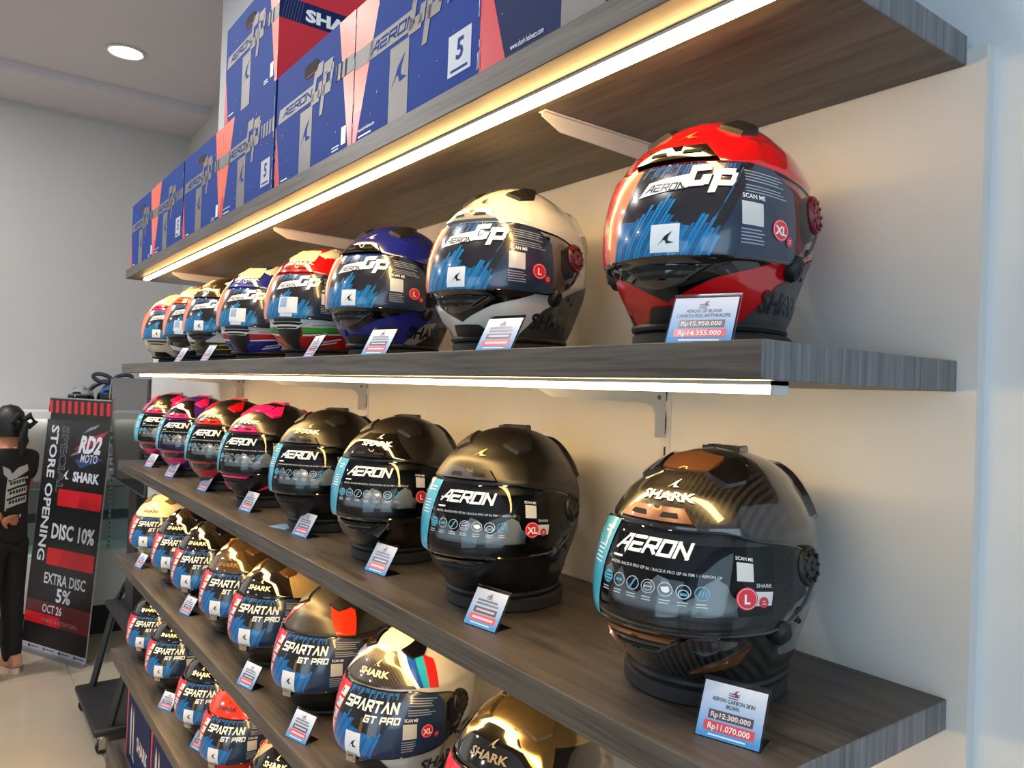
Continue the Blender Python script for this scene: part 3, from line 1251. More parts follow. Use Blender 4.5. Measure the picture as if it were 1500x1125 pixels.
def race(c1, c2, c3, low):
    """banded chin and patched crown of the replica helmets"""
    out = [([(-70, 0.0033), (70, 0.0033), (62, 0.0382), (0, 0.0249), (-62, 0.0382)], low, False)]
    out += [(stripe(.053, .073, 66, .004), flat((228, 226, 222), .25, 1), False), (rstripe(.053, .073, 66, .004), flat((228, 226, 222), .25, 1), False)]
    out += [(stripe(.040, .051, 62, .008), c1, False), (rstripe(.040, .051, 62, .008), c1, False)]
    out += [(stripe(.034, .038, 62, .008), WHITEP, False), (rstripe(.034, .038, 62, .008), WHITEP, False)]
    out += [([(30, 0.0199), (58, 0.0299), (60, 0.0340), (32, 0.0241)], WHITEP, True), ([(26, 0.0133), (52, 0.0216), (54, 0.0257), (28, 0.0174)], WHITEP, True)]
    out += [([(-14, 0.0730), (14, 0.0730), (13, 0.0415), (5, 0.0066), (-5, 0.0066), (-13, 0.0415)], flat((34, 33, 33)), False)]
    out += [([(22, 0.1810), (52, 0.1700), (66, 0.1984), (40, 0.2346)], c2, True), ([(-20, 0.2114), (20, 0.2114), (26, 0.2448), (-26, 0.2448)], c3, False),
            ([(66, 0.1780), (100, 0.1680), (110, 0.2129), (72, 0.2274)], c3, True), ([(76, 0.1839), (92, 0.1780), (98, 0.2028), (80, 0.2144)], c2, True)]
    out += [([(24, 0.0585), (52, 0.0610), (52, 0.0627), (24, 0.0602)], flat((120, 120, 122)), False)]
    return out


helmet('aeron', 'red and cream racing helmet with a green stripe round its chin', (-1.418, -.206, ZB + PADH), 34, paint((206, 20, 26)), 'gp', None, brow=paint((206, 40, 34)), vents=CREAM,
       paints=race(GRN, RED, CREAM, RED), script=WHITEP, patch=True, chin=WHT)
helmet('aeron', 'royal blue and cream racing helmet with a red stripe round its chin', (-1.820, -.210, ZB + PADH), 38, paint((30, 44, 140)), 'gp', None, brow=paint((70, 76, 160)), vents=CREAM,
       paints=race(RSTRIPE, BLU, CREAM, paint((24, 50, 150))), script=WHITEP, patch=True, chin=WHT)
helmet('aeron', 'black and cream helmet with a white chin and thin yellow lines', (-2.190, -.213, ZB + PADH), 38, paint((40, 30, 18)), 'gp', None, brow=paint((60, 44, 24)), vents=CREAM,
       paints=[([(-66, 0.0415), (66, 0.0415), (60, 0.0730), (-60, 0.0730)], flat((228, 226, 222), .25, 1), False), ([(-70, 0.0033), (70, 0.0033), (66, 0.0415), (0, 0.0299), (-66, 0.0415)], flat((58, 56, 54), .3, 1), False),
               ([(10, 0.0299), (64, 0.0382), (64, 0.0432), (10, 0.0332)], YEL, True), ([(10, 0.0183), (60, 0.0232), (60, 0.0274), (10, 0.0216)], YEL, True), ([(-18, 0.0730), (18, 0.0730), (0, 0.0232)], BLACKG, False),
               ([(30, 0.1984), (62, 0.1780), (80, 0.2202), (44, 0.2404)], CREAM, True), ([(66, 0.2114), (80, 0.1984), (84, 0.2346), (70, 0.2404)], RSTRIPE, True)], script=CREAM)
helmet('aeron', 'orange and cream helmet with a white cross on its black chin', (-2.475, -.215, ZB + PADH), 42, paint((214, 110, 40)), 'gp', None, brow=paint((210, 80, 30)), vents=CREAM,
       paints=[([(-66, 0.0033), (66, 0.0033), (62, 0.0730), (-62, 0.0730)], flat((24, 22, 24), .2, 1), False), ([(-30, 0.0249), (0, 0.0166), (30, 0.0299), (60, 0.0249), (60, 0.0415), (20, 0.0415), (0, 0.0299), (-30, 0.0415)], WHITEP, False),
               ([(34, 0.0382), (60, 0.0415), (60, 0.0647), (40, 0.0498)], BLU, True), ([(-22, 0.2086), (22, 0.2086), (30, 0.2434), (-30, 0.2434)], CREAM, False)], script=flat((60, 40, 20)), patch=True)
helmet('aeron', 'cream helmet with pink brow, last at the far end of the second shelf', (-2.835, -.218, ZB + PADH), 44, CREAM, 'gp', None, brow=PINK, vents=flat((90, 92, 104), .3, 1), chin=flat((210, 200, 178), .3, 1),
       paints=[(CHIN_TRAP, BLACKM, False), ([(-46, 0.0249), (-30, 0.0249), (-34, 0.0373), (-44, 0.0349)], PINK, False), ([(34, 0.1780), (60, 0.1680), (66, 0.1984), (42, 0.2274)], PINK, True), ([(66, 0.1780), (110, 0.1680), (120, 0.2274), (72, 0.2346)], flat((70, 76, 100), .3, 1), True)], script=flat((150, 120, 60)))
for x, rz, nm in ((-.208, 19, 'the large red helmet'), (-.628, 20, 'the white helmet'), (-1.042, 31, 'the deep blue helmet'), (-1.418, 42, 'the red helmet with the green stripe'), (-1.820, 47, 'the royal blue racing helmet'),
                  (-2.190, 49, 'the helmet with yellow lines'), (-2.475, 51, 'the orange and cream helmet'), (-2.835, 53, 'the cream helmet with the pink brow')):
    pad(x, -.195, ZB, rz, 'charcoal foam ring under ' + nm)

# ---- shelf C
helmet('aeron', 'glossy carbon helmet with bronze vents and side accent, nearest on the third shelf', (-.192, -.200, ZC + PADH), 8, CARBON, 'aeron', 'L', brow=BRONZE, lip=BRONZE, diamond=BRONZE, top=BRONZE,
       script=WHITEP, vents=BLACKG)
helmet('aeron', 'plain matte black helmet with a gold fin emblem, beside the bronze-trimmed one', (-.622, -.200, ZC + PADH), 25, BLKM, 'aeron', 'XL', brow=M('matte_black_vent', (20, 19, 18), .4), chin=BLACKM, lip=BLACKG, fin=flat((214, 190, 130), .3))
helmet('aeron', 'black carbon helmet with glossy front and white script, third on the third shelf', (-.994, -.200, ZC + PADH), 33, CARBONM, 'aeron', 'L', brow=BLACKG, script=WHITEP,
       paints=[([(-40, 0.1810), (40, 0.1810), (22, 0.2288), (-22, 0.2288)], BLACKG, False), ([(-70, 0.0033), (70, 0.0033), (66, 0.0722), (-66, 0.0722)], BLACKG, False)])
helmet('aeron', 'satin black helmet with white script, fourth on the third shelf', (-1.355, -.200, ZC + PADH), 33, BLKM, 'aeron', 'L', brow=M('matte_black_vent', (20, 19, 18), .4), chin=BLACKM, script=CREAM)
helmet('aeron', 'black helmet with pink crown, pink brow and pink side accent', (-1.760, -.203, ZC + PADH), 31, CARBONM, 'aeron', 'M', brow=PINK, lip=PINK, diamond=PINK, vents=PINK, spoiler=PINK, top=PINK, chin=BLACKM, script=WHITEP)
rain = [flat(c, .3, 1) for c in ((230, 220, 40), (60, 190, 80), (40, 90, 210), (240, 240, 230))]


def stripes(cols, base=28):
    out = []
    for k, c in enumerate(cols):
        d = base + k * 8
        out.append(([(d, .014), (d + 4, .014), (d + 17, .068), (d + 13, .068)], c, True))
        out.append(([(d + 18, .178), (d + 23, .177), (d + 34, .215), (d + 29, .217)], c, True))
    return out


helmet('aeron', 'black and red helmet with rainbow slashes on its sides', (-2.125, -.206, ZC + PADH), 36, CARBONM, 'aeron', None, brow=paint((226, 30, 26)), vents=RED, spoiler=RED, chin=None,
       paints=[([(-38, .0715), (38, .0715), (12, .020), (-12, .020)], RED, False), ([(-27, .064), (27, .064), (15, .046), (-15, .046)], BLACKG, False), ([(46, 0.0415), (64, 0.0415), (70, 0.0697), (56, 0.0697)], RED, True)] + stripes(rain), script=CREAM)
helmet('aeron', 'purple and pink helmet between two black ones', (-2.530, -.210, ZC + PADH), 40, PUR, 'aeron', None, brow=PINK, vents=PINK, spoiler=PINK, chin=None,
       paints=[([(-38, .0715), (38, .0715), (12, .020), (-12, .020)], PINK, False), ([(-27, .064), (27, .064), (15, .046), (-15, .046)], BLACKG, False), ([(40, 0.0249), (66, 0.0415), (70, 0.0548), (48, 0.0382)], PINK, True), ([(-30, 0.1810), (30, 0.1810), (22, 0.2434), (-22, 0.2434)], BLACKG, False)], script=CREAM)
helmet('aeron', 'black helmet with pink brow and chin frame, last on the third shelf', (-2.935, -.213, ZC + PADH), 48, CARBONM, 'aeron', None, brow=PINK, vents=PINK, chin=None,
       paints=[([(-38, .0715), (38, .0715), (12, .020), (-12, .020)], PINK, False), ([(-27, .064), (27, .064), (15, .046), (-15, .046)], BLACKG, False), ([(26, 0.1969), (40, 0.1883), (48, 0.2346), (30, 0.2434)], PINK, True)] + stripes([rain[1], rain[2], rain[0]], 34), script=CREAM)
for x, rz, nm in ((-.200, 10, 'the bronze-trimmed carbon helmet'), (-.622, 25, 'the matte black helmet with the gold emblem'), (-.994, 33, 'the third helmet of the third shelf'), (-1.355, 40, 'the satin black helmet with white script'),
                  (-1.760, 44, 'the black helmet with the pink crown'), (-2.125, 49, 'the helmet with rainbow slashes'), (-2.530, 51, 'the purple and pink helmet'), (-2.935, 54, 'the black helmet with the pink chin frame')):
    pad(x, -.195, ZC, rz, 'charcoal foam ring under ' + nm)

# ---- shelf D
DELTA = [(-44, .181), (44, .181), (18, .232), (-18, .232)]
PD = .004
helmet('spartan', 'smoky chrome grey helmet with a dark brow, nearest on the fourth shelf', (-.520, -.205, ZD + PD), 15, M('smoky_chrome', (150, 130, 92), .16, .9, .6), 'spartan', 'L', brow=None, vents=M('smoky_chrome', (150, 130, 92), .16, .9, .6),
       paints=[(DELTA, BLACKG, False), ([(48, 0.1780), (100, 0.1680), (110, 0.2056), (56, 0.2144)], BLACKG, True)], script=flat((120, 112, 96), .3), scriptz=.200)
helmet('spartan', 'white helmet with blue, cyan and red stripes beside a dark brow', (-.910, -.205, ZD + PD), 22, paint((230, 222, 204)), 'spartan', 'XL', brow=None, vents=BLACKG,
       paints=[(DELTA, CARBOND, False), ([(44, 0.1805), (50, 0.1795), (30, 0.2361), (20, 0.2361)], WHITEP, True), ([(47, 0.1810), (53, 0.1800), (46, 0.2346), (29, 0.2346)], flat((20, 84, 180), .3, 1), True), ([(50, 0.1810), (58, 0.1790), (54, 0.2288), (41, 0.2346)], flat((44, 170, 200), .3, 1), True), ([(56, 0.1790), (65, 0.1770), (66, 0.2202), (53, 0.2288)], flat((220, 34, 34), .3, 1), True),
               ([(-34, 0.0034), (34, 0.0034), (16, 0.0671), (-16, 0.0671)], BLACKG, False), ([(60, 0.0034), (180, 0.0034), (180, 0.0430), (90, 0.0258)], BLACKG, True)], script=CREAM, scriptz=.200, side_text=flat((60, 56, 50)))
helmet('spartan', 'satin black helmet with an orange-red wedge on its crown', (-1.260, -.205, ZD + PD), 27, M('satin_graphite', (58, 54, 48), .34, .3), 'spartan', 'XL', brow=None, vents=BLACKM,
       paints=[([(38, 0.1800), (58, 0.1770), (64, 0.2231), (40, 0.2404), (26, 0.2346)], paint((232, 52, 24)), True), ([(-70, 0.0034), (70, 0.0034), (66, 0.0688), (-66, 0.0688)], BLKM, False), ([(58, 0.1740), (180, 0.1800), (180, 0.2346), (66, 0.2260)], CARBONM, True)])
helmet('spartan', 'black helmet with beige crown sides and white script on the fourth shelf', (-1.605, -.205, ZD + PD), 33, paint((30, 26, 20)), 'spartan', 'L', brow=None, vents=BRONZE,
       paints=[(DELTA, BLACKG, False), ([(46, 0.1780), (100, 0.1680), (104, 0.2144), (40, 0.2375)], paint((178, 150, 100)), True), ([(60, 0.1680), (130, 0.1700), (130, 0.1680), (66, 0.1780)], BLACKG, True), ([(44, 0.0103), (66, 0.0206), (80, 0.0430), (60, 0.0310)], flat((24, 60, 110), .3, 1), True)], script=CREAM, scriptz=.200, side_text=flat((190, 190, 190)))
helmet('spartan', 'bronze-brown gloss helmet with dim script, beside the yellow-edged one', (-1.900, -.205, ZD + PD), 37, paint((58, 42, 22)), 'spartan', None, brow=None, vents=BRONZE,
       paints=[(DELTA, paint((70, 54, 30)), False), ([(-70, 0.0034), (70, 0.0034), (66, 0.0688), (-66, 0.0688)], BLACKG, False)], script=flat((120, 96, 56)), scriptz=.200)
helmet('spartan', 'black helmet with bright yellow edges beside its brow', (-2.240, -.208, ZD + PD), 40, paint((34, 28, 18)), 'spartan', None, brow=None, vents=BLACKG,
       paints=[(DELTA, BLACKG, False), ([(45, 0.1795), (70, 0.1740), (84, 0.2086), (58, 0.2114)], YEL, True)], script=CREAM, scriptz=.200)
helmet('spartan', 'black helmet with a red flash on its temple, beside the cream white one', (-2.540, -.210, ZD + PD), 43, paint((34, 26, 16)), 'spartan', None, brow=None, vents=BLACKG,
       paints=[(DELTA, BLACKG, False), ([(45, 0.1795), (70, 0.1740), (84, 0.2086), (58, 0.2114)], RED, True)], script=CREAM, scriptz=.200)
helmet('spartan', 'cream white helmet with cut-out chin vents, last at the far end of the fourth shelf', (-2.950, -.212, ZD + PD), 46, paint((232, 216, 176)), 'spartan', None, brow=None, vents=flat((110, 90, 50), .3, 1),
       paints=[([(-34, 0.0258), (-14, 0.0430), (-14, 0.0568), (-40, 0.0568)], BLACKM, True)], script=flat((110, 90, 60)), scriptz=.200)
# ---- shelf E
helmet('spartan', 'pale gold helmet nearest on the lowest lit shelf, beside the orange-red one', (-1.440, -.205, ZE + PD), 32, paint((150, 138, 112)), 'spartan', 'L', brow=None, vents=BRONZE, paints=[(DELTA, BLACKG, False)], script=CREAM, scriptz=.200)
helmet('spartan', 'bright orange-red helmet with black script on the lowest lit shelf', (-1.830, -.205, ZE + PD), 33, paint((228, 44, 18)), 'spartan', 'L', brow=None, vents=BLACKG, script=flat((60, 14, 10)), scriptz=.200)
helmet('spartan', 'black helmet with a red spot beside its visor on the lowest lit shelf', (-2.130, -.205, ZE + PD), 37, BLK, 'spartan', None, brow=None, vents=BLACKG, paints=[([(-60, 0.1740), (-46, 0.1770), (-40, 0.1984), (-56, 0.1984)], paint((190, 50, 30)), False)], script=CREAM, scriptz=.200)
helmet('spartan', 'black helmet with brown crown, second from the far end of the lowest lit shelf', (-2.570, -.208, ZE + PD), 41, paint((40, 32, 20)), 'spartan', None, brow=None, vents=BRONZE, paints=[(DELTA, BLACKG, False), ([(-70, 0.0034), (70, 0.0034), (66, 0.0688), (-66, 0.0688)], BLACKG, False)], script=CREAM, scriptz=.200)
helmet('spartan', 'black helmet last at the far end of the lowest lit shelf', (-2.930, -.210, ZE + PD), 45, BLK, 'spartan', None, brow=None, vents=BLACKG, script=CREAM, scriptz=.200)

# ================================================================== PRICE CARDS
PAPER = M('card_paper', (226, 230, 236), .5)
m = PAPER.node_tree
_tc, _sp, _rp = m.nodes.new('ShaderNodeTexCoord'), m.nodes.new('ShaderNodeSeparateXYZ'), m.nodes.new('ShaderNodeValToRGB')
_rp.color_ramp.elements[0].position, _rp.color_ramp.elements[1].position = .004, .05
_rp.color_ramp.elements[0].color, _rp.color_ramp.elements[1].color = (*lin((70, 150, 214)), 1), (*lin((232, 232, 236)), 1)
m.links.new(_tc.outputs['Object'], _sp.inputs[0])
m.links.new(_sp.outputs['Z'], _rp.inputs[0])
m.links.new(_rp.outputs[0], m.nodes['Principled BSDF'].inputs['Base Color'])
GREYBAR, REDBAR = flat((92, 78, 84)), flat((226, 82, 88))
CW, CH, TILT = .067, .057, 30


def card_art(lines, old, new):
    a = Art()
    a.rect(-CW / 2 + .001, .001, CW / 2 - .001, CH - .001, PAPER, 0)
    ink = flat((58, 58, 74))
    a.fin(-.004, CH - .0125, .008, flat((150, 60, 66)), 2)
    a.lines(-.006, CH - .010, .006, .0022, 3, .0009, ink, 1, .4)
    if lines:
        for k, t in enumerate(lines):
            a.text(t, 0, CH - .0195 - k * .0056, .0040, ink, 1, width=min(.0026 * len(t), .058), align='c', bold=.015)
        y = CH - .0195 - (len(lines) - 1) * .0056
    else:
        a.lines(-.022, CH - .019, .024, .005, 2, .0028, flat((120, 120, 132)), 1, .25)
        y = CH - .024
    a.rect(-.023, y - .0125, .023, y - .0035, GREYBAR, 1)
    a.rect(-.026, y - .0240, .026, y - .0145, REDBAR, 1)
    if old:
        a.text(old, 0, y - .0105, .0052, WHITEP, 2, width=.041, align='c', bold=.02)
        a.rect(-.021, y - .0085, .021, y - .0078, flat((230, 160, 160)), 3)
        a.text(new, 0, y - .0222, .0058, WHITEP, 2, width=.043, align='c', bold=.02)
    else:
        a.lines(-.018, y - .0095, .020, .004, 1, .0032, flat((200, 190, 196)), 2, .1)
        a.lines(-.020, y - .0212, .022, .004, 1, .0034, flat((244, 200, 204)), 2, .1)
    a.lines(-.020, y - .0285, .022, .003, 1, .0016, flat((225, 240, 250)), 1, .1)
    return a


def stand_mesh():
    c, s = math.cos(R(TILT)), math.sin(R(TILT))
    mb = MB()
    t = .0016
    # back plate leaning, foot running backwards, folded lip on top
    prof = [(0, 0), (.034, 0), (.034, t), (t, t), (t + s * (CH + .003), c * (CH + .003)), (s * (CH + .003), c * (CH + .003) + .001)]
    mb.prism([(p[0], p[1]) for p in prof], 0, -CW / 2 - .001, CW / 2 + .001)
    return mb.mesh('holder', [ACRYL], False)


def price_card(x, y, z, rz, label, lines=None, old=None, new=None, scale=1.0):
    t = empty('price_card', (x, y, z), R(rz), label, 'price tag', 'price cards along the shelf edges', scale)
    link('holder', shared('holder', stand_mesh), t)
    mp = plane_map((0, -.0006, .0003), (1, 0, 0), (0, math.sin(R(TILT)), math.cos(R(TILT))))
    key = ('card', old)
    link('card', shared(key, lambda: card_art(lines, old, new).mesh('card', mp)), t)


price_card(-.100, -.350, ZB, 22, 'price card leaning before the large red helmet', ['AERON GP BLANK', 'CARBON RED ANTHRACITE'], 'Rp15.950.000', 'Rp14.355.000', 1.04)
price_card(-.463, -.350, ZB, 13, 'price card leaning before the white helmet')
price_card(-.832, -.352, ZB, 15, 'price card leaning before the deep blue helmet')
price_card(-1.140, -.352, ZB, -4, 'price card seen nearly edge-on before the green-striped red helmet')
price_card(-1.945, -.354, ZB, 4, 'price card seen nearly edge-on before the yellow-lined helmet')
price_card(-2.270, -.354, ZB, 4, 'price card seen nearly edge-on before the helmet with the white cross')
price_card(-.069, -.322, ZC, 19, 'price card leaning before the bronze-trimmed carbon helmet', ['AERON CARBON SKIN', 'BROWN'], 'Rp12.300.000', 'Rp11.070.000')
price_card(-.500, -.330, ZC, 10, 'price card leaning before the matte black helmet with the gold emblem')
price_card(-.864, -.316, ZC, 8, 'price card leaning before the third helmet of the third shelf')
price_card(-1.252, -.312, ZC, 8, 'price card leaning before the satin black helmet with white script')
price_card(-1.636, -.315, ZC, 8, 'price card leaning before the black helmet with pink crown')
price_card(-2.064, -.315, ZC, 8, 'price card leaning before the helmet with rainbow slashes')
price_card(-2.455, -.325, ZC, 12, 'price card leaning before the purple and pink helmet')
price_card(-2.800, -.324, ZC, 12, 'price card leaning before the helmet with the pink chin frame')
mb = MB()
mb.box(-.03, .03, -.022, .022, 0, .0012)
mb.prism([(-.03, .0012), (.03, .0012), (.028, .0028), (-.024, .002)], 1, -.020, .018)
o = mb.build('fallen_card', [flat((150, 190, 220))], None, False)
o.location, o.rotation_euler = (-1.375, -.300, ZC), (0, 0, R(20))
tag(o, 'pale blue card lying flat beside the foot of the satin black helmet', 'card')
price_card(-1.100, -.362, ZD, 16, 'price card before the graphite helmet with the orange wedge, on the fourth shelf')
price_card(-1.430, -.364, ZD, 14, 'price card before the beige-crowned helmet on the fourth shelf')
price_card(-2.100, -.342, ZD, 12, 'price card before the yellow-edged helmet on the fourth shelf')
price_card(-2.805, -.345, ZD, 10, 'price card before the cream white helmet on the fourth shelf')
price_card(-1.998, -.318, ZE, 16, 'price card beside the orange-red helmet on the lowest lit shelf')
price_card(-2.348, -.332, ZE, 25, 'price card before the brown-crowned helmet on the lowest lit shelf')

# ================================================================== CARTONS
NAVY = M('carton_navy', (18, 58, 138), .6, spec=.12, noise=.08, nscale=8)
NAVYD = M('carton_navy_dark', (28, 40, 84), .6, spec=.12, noise=.08, nscale=8)
SIL = M('carton_silver', (112, 108, 106), .45, .3, noise=.08, nscale=30)
ORA, CRED = M('carton_orange', (238, 98, 66), .35), M('carton_red', (208, 28, 48), .35)
CART = M('brown_card', (150, 118, 84), .8)
SCUFF = flat((206, 212, 226), .7)
BW, BD, BH = .423, .30, .265


def gp_mark(a, x, y, w, h, m, layer):
    for pts in ([(.12, .72), (.18, 1), (.62, 1), (.56, .74)], [(0, .3), (.12, .74), (.28, .74), (.16, .3)], [(0, .22), (.02, .46), (.46, .46), (.42, .22)], [(.32, .30), (.40, .60), (.58, .60), (.50, .30)],
                [(.46, -.1), (.64, .72), (.82, .72), (.62, -.1)], [(.60, .66), (.66, .92), (1.1, .92), (1.04, .66)], [(.94, .40), (1.02, .80), (1.16, .80), (1.06, .40)], [(.58, .26), (.64, .48), (1.08, .48), (1.0, .26)]):
        a.poly([(x + w * p, y + h * q) for p, q in pts], m, layer)


def scuffs(a, rnd, n, edge=False):
    for _ in range(n):
        if edge:
            x, y = rnd.choice((0.0005, BW - .002)), rnd.uniform(.01, BH - .02)
            a.rect(x, y, x + .0015, y + rnd.uniform(.004, .03), SCUFF, 6)
        else:
            x, y = rnd.uniform(.02, BW - .03), rnd.uniform(.03, BH - .02)
            a.rect(x, y, x + rnd.uniform(.0006, .0016), y + rnd.uniform(.001, .005), SCUFF, 6)


def face_p(seed, navy=NAVY):
    """face with the red wedge at left and the orange wedge at right"""
    a, rnd = Art(), random.Random(seed)
    X, Z = lambda t: t * BW, lambda t: t * BH
    a.rect(0, 0, BW, BH, navy, 0)
    a.poly([(0, 0), (X(.085), 0), (0, Z(.55))], CRED, 1)
    a.poly([(X(.82), BH), (X(.965), 0), (BW, 0), (BW, BH)], ORA, 1)
    a.poly([(X(.955), Z(.02)), (X(.965), 0), (BW, 0), (BW, Z(.25))], CRED, 2)
    a.poly([(X(.03), Z(.57)), (X(.54), Z(.57)), (X(.56), Z(.69)), (X(.05), Z(.69))], SIL, 2)
    a.strokes('AERON', X(.10), Z(.595), X(.072), Z(.07), X(.010), .0042, navy, 3, .3)
    gp_mark(a, X(.50), Z(.44), X(.24), Z(.38), SIL, 3)
    a.rect(X(.80), Z(.57), BW, Z(.69), SIL, 3)
    for k in range(3):
        a.rect(X(.80 + .05 * k), Z(.57), X(.82 + .05 * k), Z(.69), NAVYD, 4, .1)
    a.rect(X(.36), 0, X(.52), Z(.53), SIL, 2)
    a.fin(X(.375), Z(.25), Z(.19), navy, 3)
    a.rect(X(.885), Z(.07), X(.935), Z(.20), WHITEP, 2)
    a.lines(X(.78), Z(.075), X(.87), .006, 2, .003, flat((170, 180, 200)), 2)
    a.lines(X(.10), Z(.05), X(.22), .006, 1, .003, WHITEP, 2)
    # punched hand hole
    a.poly([(X(.40), Z(.80)), (X(.43), Z(.775)), (X(.55), Z(.775)), (X(.58), Z(.80)), (X(.58), Z(.86)), (X(.55), Z(.885)), (X(.43), Z(.885)), (X(.40), Z(.86))], flat((24, 18, 22), .8), 3)
    a.rect(X(.43), Z(.775), X(.55), Z(.79), flat((150, 60, 66), .8), 4)
    scuffs(a, rnd, 10)
    scuffs(a, rnd, 12, True)
    return a


def face_q(seed, navy=NAVY):
    """face with the orange wedge at left and the printed figure at right"""
    a, rnd = Art(), random.Random(seed)
    X, Z = lambda t: t * BW, lambda t: t * BH
    a.rect(0, 0, BW, BH, navy, 0)
    a.poly([(0, 0), (X(.03), 0), (X(.24), BH), (0, BH)], ORA, 1)
    a.poly([(0, 0), (X(.03), 0), (X(.075), Z(.24)), (0, Z(.24))], CRED, 2)
    a.rect(0, Z(.55), X(.18), Z(.68), SIL, 2)
    a.poly([(X(.13), Z(.55)), (X(.52), Z(.55)), (X(.54), Z(.68)), (X(.16), Z(.68))], SIL, 2)
    a.strokes('AERON', X(.16), Z(.575), X(.068), Z(.075), X(.010), .0042, navy, 3, .3)
    gp_mark(a, X(.49), Z(.44), X(.24), Z(.38), SIL, 3)
    a.rect(X(.34), 0, X(.50), Z(.52), SIL, 2)
    a.fin(X(.355), Z(.25), Z(.19), navy, 3)
    a.rect(X(.80), Z(.10), X(.95), Z(.34), flat((190, 192, 200)), 2)
    a.text('5', X(.875), Z(.185), Z(.12), navy, 4, align='c', bold=.02, shear=.1)
    a.lines(X(.82), Z(.12), X(.93), .006, 1, .004, navy, 3)
    a.rect(X(.78), Z(.55), BW, Z(.68), SIL, 2)
    for k in range(4):
        a.rect(X(.79 + .05 * k), Z(.55), X(.81 + .05 * k), Z(.68), navy, 3, .1)
    a.lines(X(.06), Z(.05), X(.2), .006, 1, .003, WHITEP, 2)
    a.text('www.shark-helmets.com', X(.055), Z(.09), .007, WHITEP, 3, width=X(.16))
    scuffs(a, rnd, 12)
    scuffs(a, rnd, 12, True)
    return a


def face_last(seed):
    a, rnd = Art(), random.Random(seed)
    X, Z = lambda t: t * BW, lambda t: t * BH
    a.rect(0, 0, BW, BH, NAVYD, 0)
    a.poly([(0, 0), (X(.16), 0), (0, Z(.75))], CRED, 1)
    a.rect(X(.43), 0, X(.62), Z(.60), SIL, 2)
    a.fin(X(.47), Z(.27), Z(.24), NAVYD, 3)
    a.text('www.shark-helmets.com', X(.18), Z(.06), .0085, WHITEP, 3, width=X(.17))
    a.poly([(X(.03), Z(.62)), (X(.54), Z(.62)), (X(.56), Z(.74)), (X(.05), Z(.74))], SIL, 2)
    scuffs(a, rnd, 26)
    scuffs(a, rnd, 12, True)
    return a


def face_red(seed):
    a, rnd = Art(), random.Random(seed)
    D = BD
    a.rect(0, 0, D, BH, CRED, 0)
    a.rect(0, BH * .56, D, BH * .76, NAVYD, 1)
    for k in range(7):
        a.rect(.004 + k * .007, BH * .56, .006 + k * .007, BH * .76, flat((70, 70, 110)), 2, .2)
    a.text('SHARK', .062, BH * .60, BH * .105, WHITEP, 3, width=.175, bold=.05)
    return a


def face_low(seed):
    a = Art()
    a.rect(0, 0, BW, BH, NAVYD, 0)
    a.poly([(0, 0), (.012, 0), (.026, BH), (0, BH)], CRED, 1)
    for s_ in (0, 1):
        a.poly([(.075 + .05 * s_, .035), (.095 + .05 * s_, .035), (.098 + .04 * s_, .20), (.085 + .04 * s_, .235), (.07 + .05 * s_, .19)], flat((214, 206, 190)), 2)
    a.poly([(.12, .035), (.165, .030), (.14, .060), (.125, .10)], flat((214, 206, 190)), 2)
    a.text('SHARK', .20, .10, .05, flat((214, 206, 190)), 2, width=.19, bold=.04)
    a.lines(.25, .03, .33, .008, 1, .005, WHITEP, 1)
    return a


def carton(x, y, z, label, art, left=None, right=None, group='navy helmet cartons on the topmost shelf'):
    t = empty('carton', (x, y, z), R(random.uniform(-.25, .25)), label, 'box', group)
    bm = bevel_box(0, BW, 0, BD, 0, BH, .0022, 2)
    bm_obj('body', bm, [NAVYD, CART], t)
    link('front_print', art.mesh('front_print', plane_map((0, -.0004, 0), (1, 0, 0), (0, 0, 1))), t)
    if right:
        link('side_print', right.mesh('side_print', plane_map((BW + .0004, 0, 0), (0, 1, 0), (0, 0, 1))), t)
    if left:
        link('side_print', left.mesh('side_print', plane_map((-.0004, BD, 0), (0, -1, 0), (0, 0, 1))), t)
    mb = MB()
    mb.box(.002, BW - .002, BD / 2 - .0008, BD / 2 + .0008, BH - .0004, BH + .0006)
    mb.build('flap_seam', CART, t, False)
    return t


BX = [-3.070, -2.640, -2.210, -1.782, -1.347, -.922, -.499]
nm = ['first carton at the far left end of the topmost shelf', 'second carton from the far left end of the topmost shelf', 'third carton from the far left end, with a hand hole', 'fourth carton from the far left end, directly under the upper box',
      'carton with a scuffed hand hole, third from the right', 'carton with an orange left edge and the figure five, second from the right', 'scuffed navy carton with red wedge, rightmost on the topmost shelf']
for k, x in enumerate(BX):
    carton(x, -.366, ZA, nm[k], face_last(k) if k == 6 else (face_p(k) if k % 2 == 0 else face_q(k)))
carton(-1.782, -.366, ZA + BH + .001, 'upper carton stacked alone on the row, its right end bright red', face_p(21), right=face_red(4))
for k, x in enumerate((-2.93, -2.50, -2.07, -1.64)):
    carton(x, -.335, ZF, ['leftmost dark carton on the plinth with a big pale emblem', 'second dark carton on the plinth from the left', 'third dark carton on the plinth from the left', 'fourth dark carton on the plinth, deep under the lowest lit shelf'][k], face_low(k), group='dark cartons on the low plinth')

# ================================================================== FAR LEFT: cabinet, gift helmets, screen on wheels, banner, person
# display cabinet along the left wall
t = empty('display_cabinet', (-5.29, -1.1, FLOOR), 0, 'pale display cabinet with glass shelves along the far left wall', 'cabinet')
CX0, CX1, CY0, CY1 = -.205, .19, -1.5, 1.46


def cbox(name, x0, x1, y0, y1, z0, z1, mat):
    mb = MB()
    mb.box(x0, x1, y0, y1, z0, z1)
    return mb.build(name, mat, t, smooth=False)


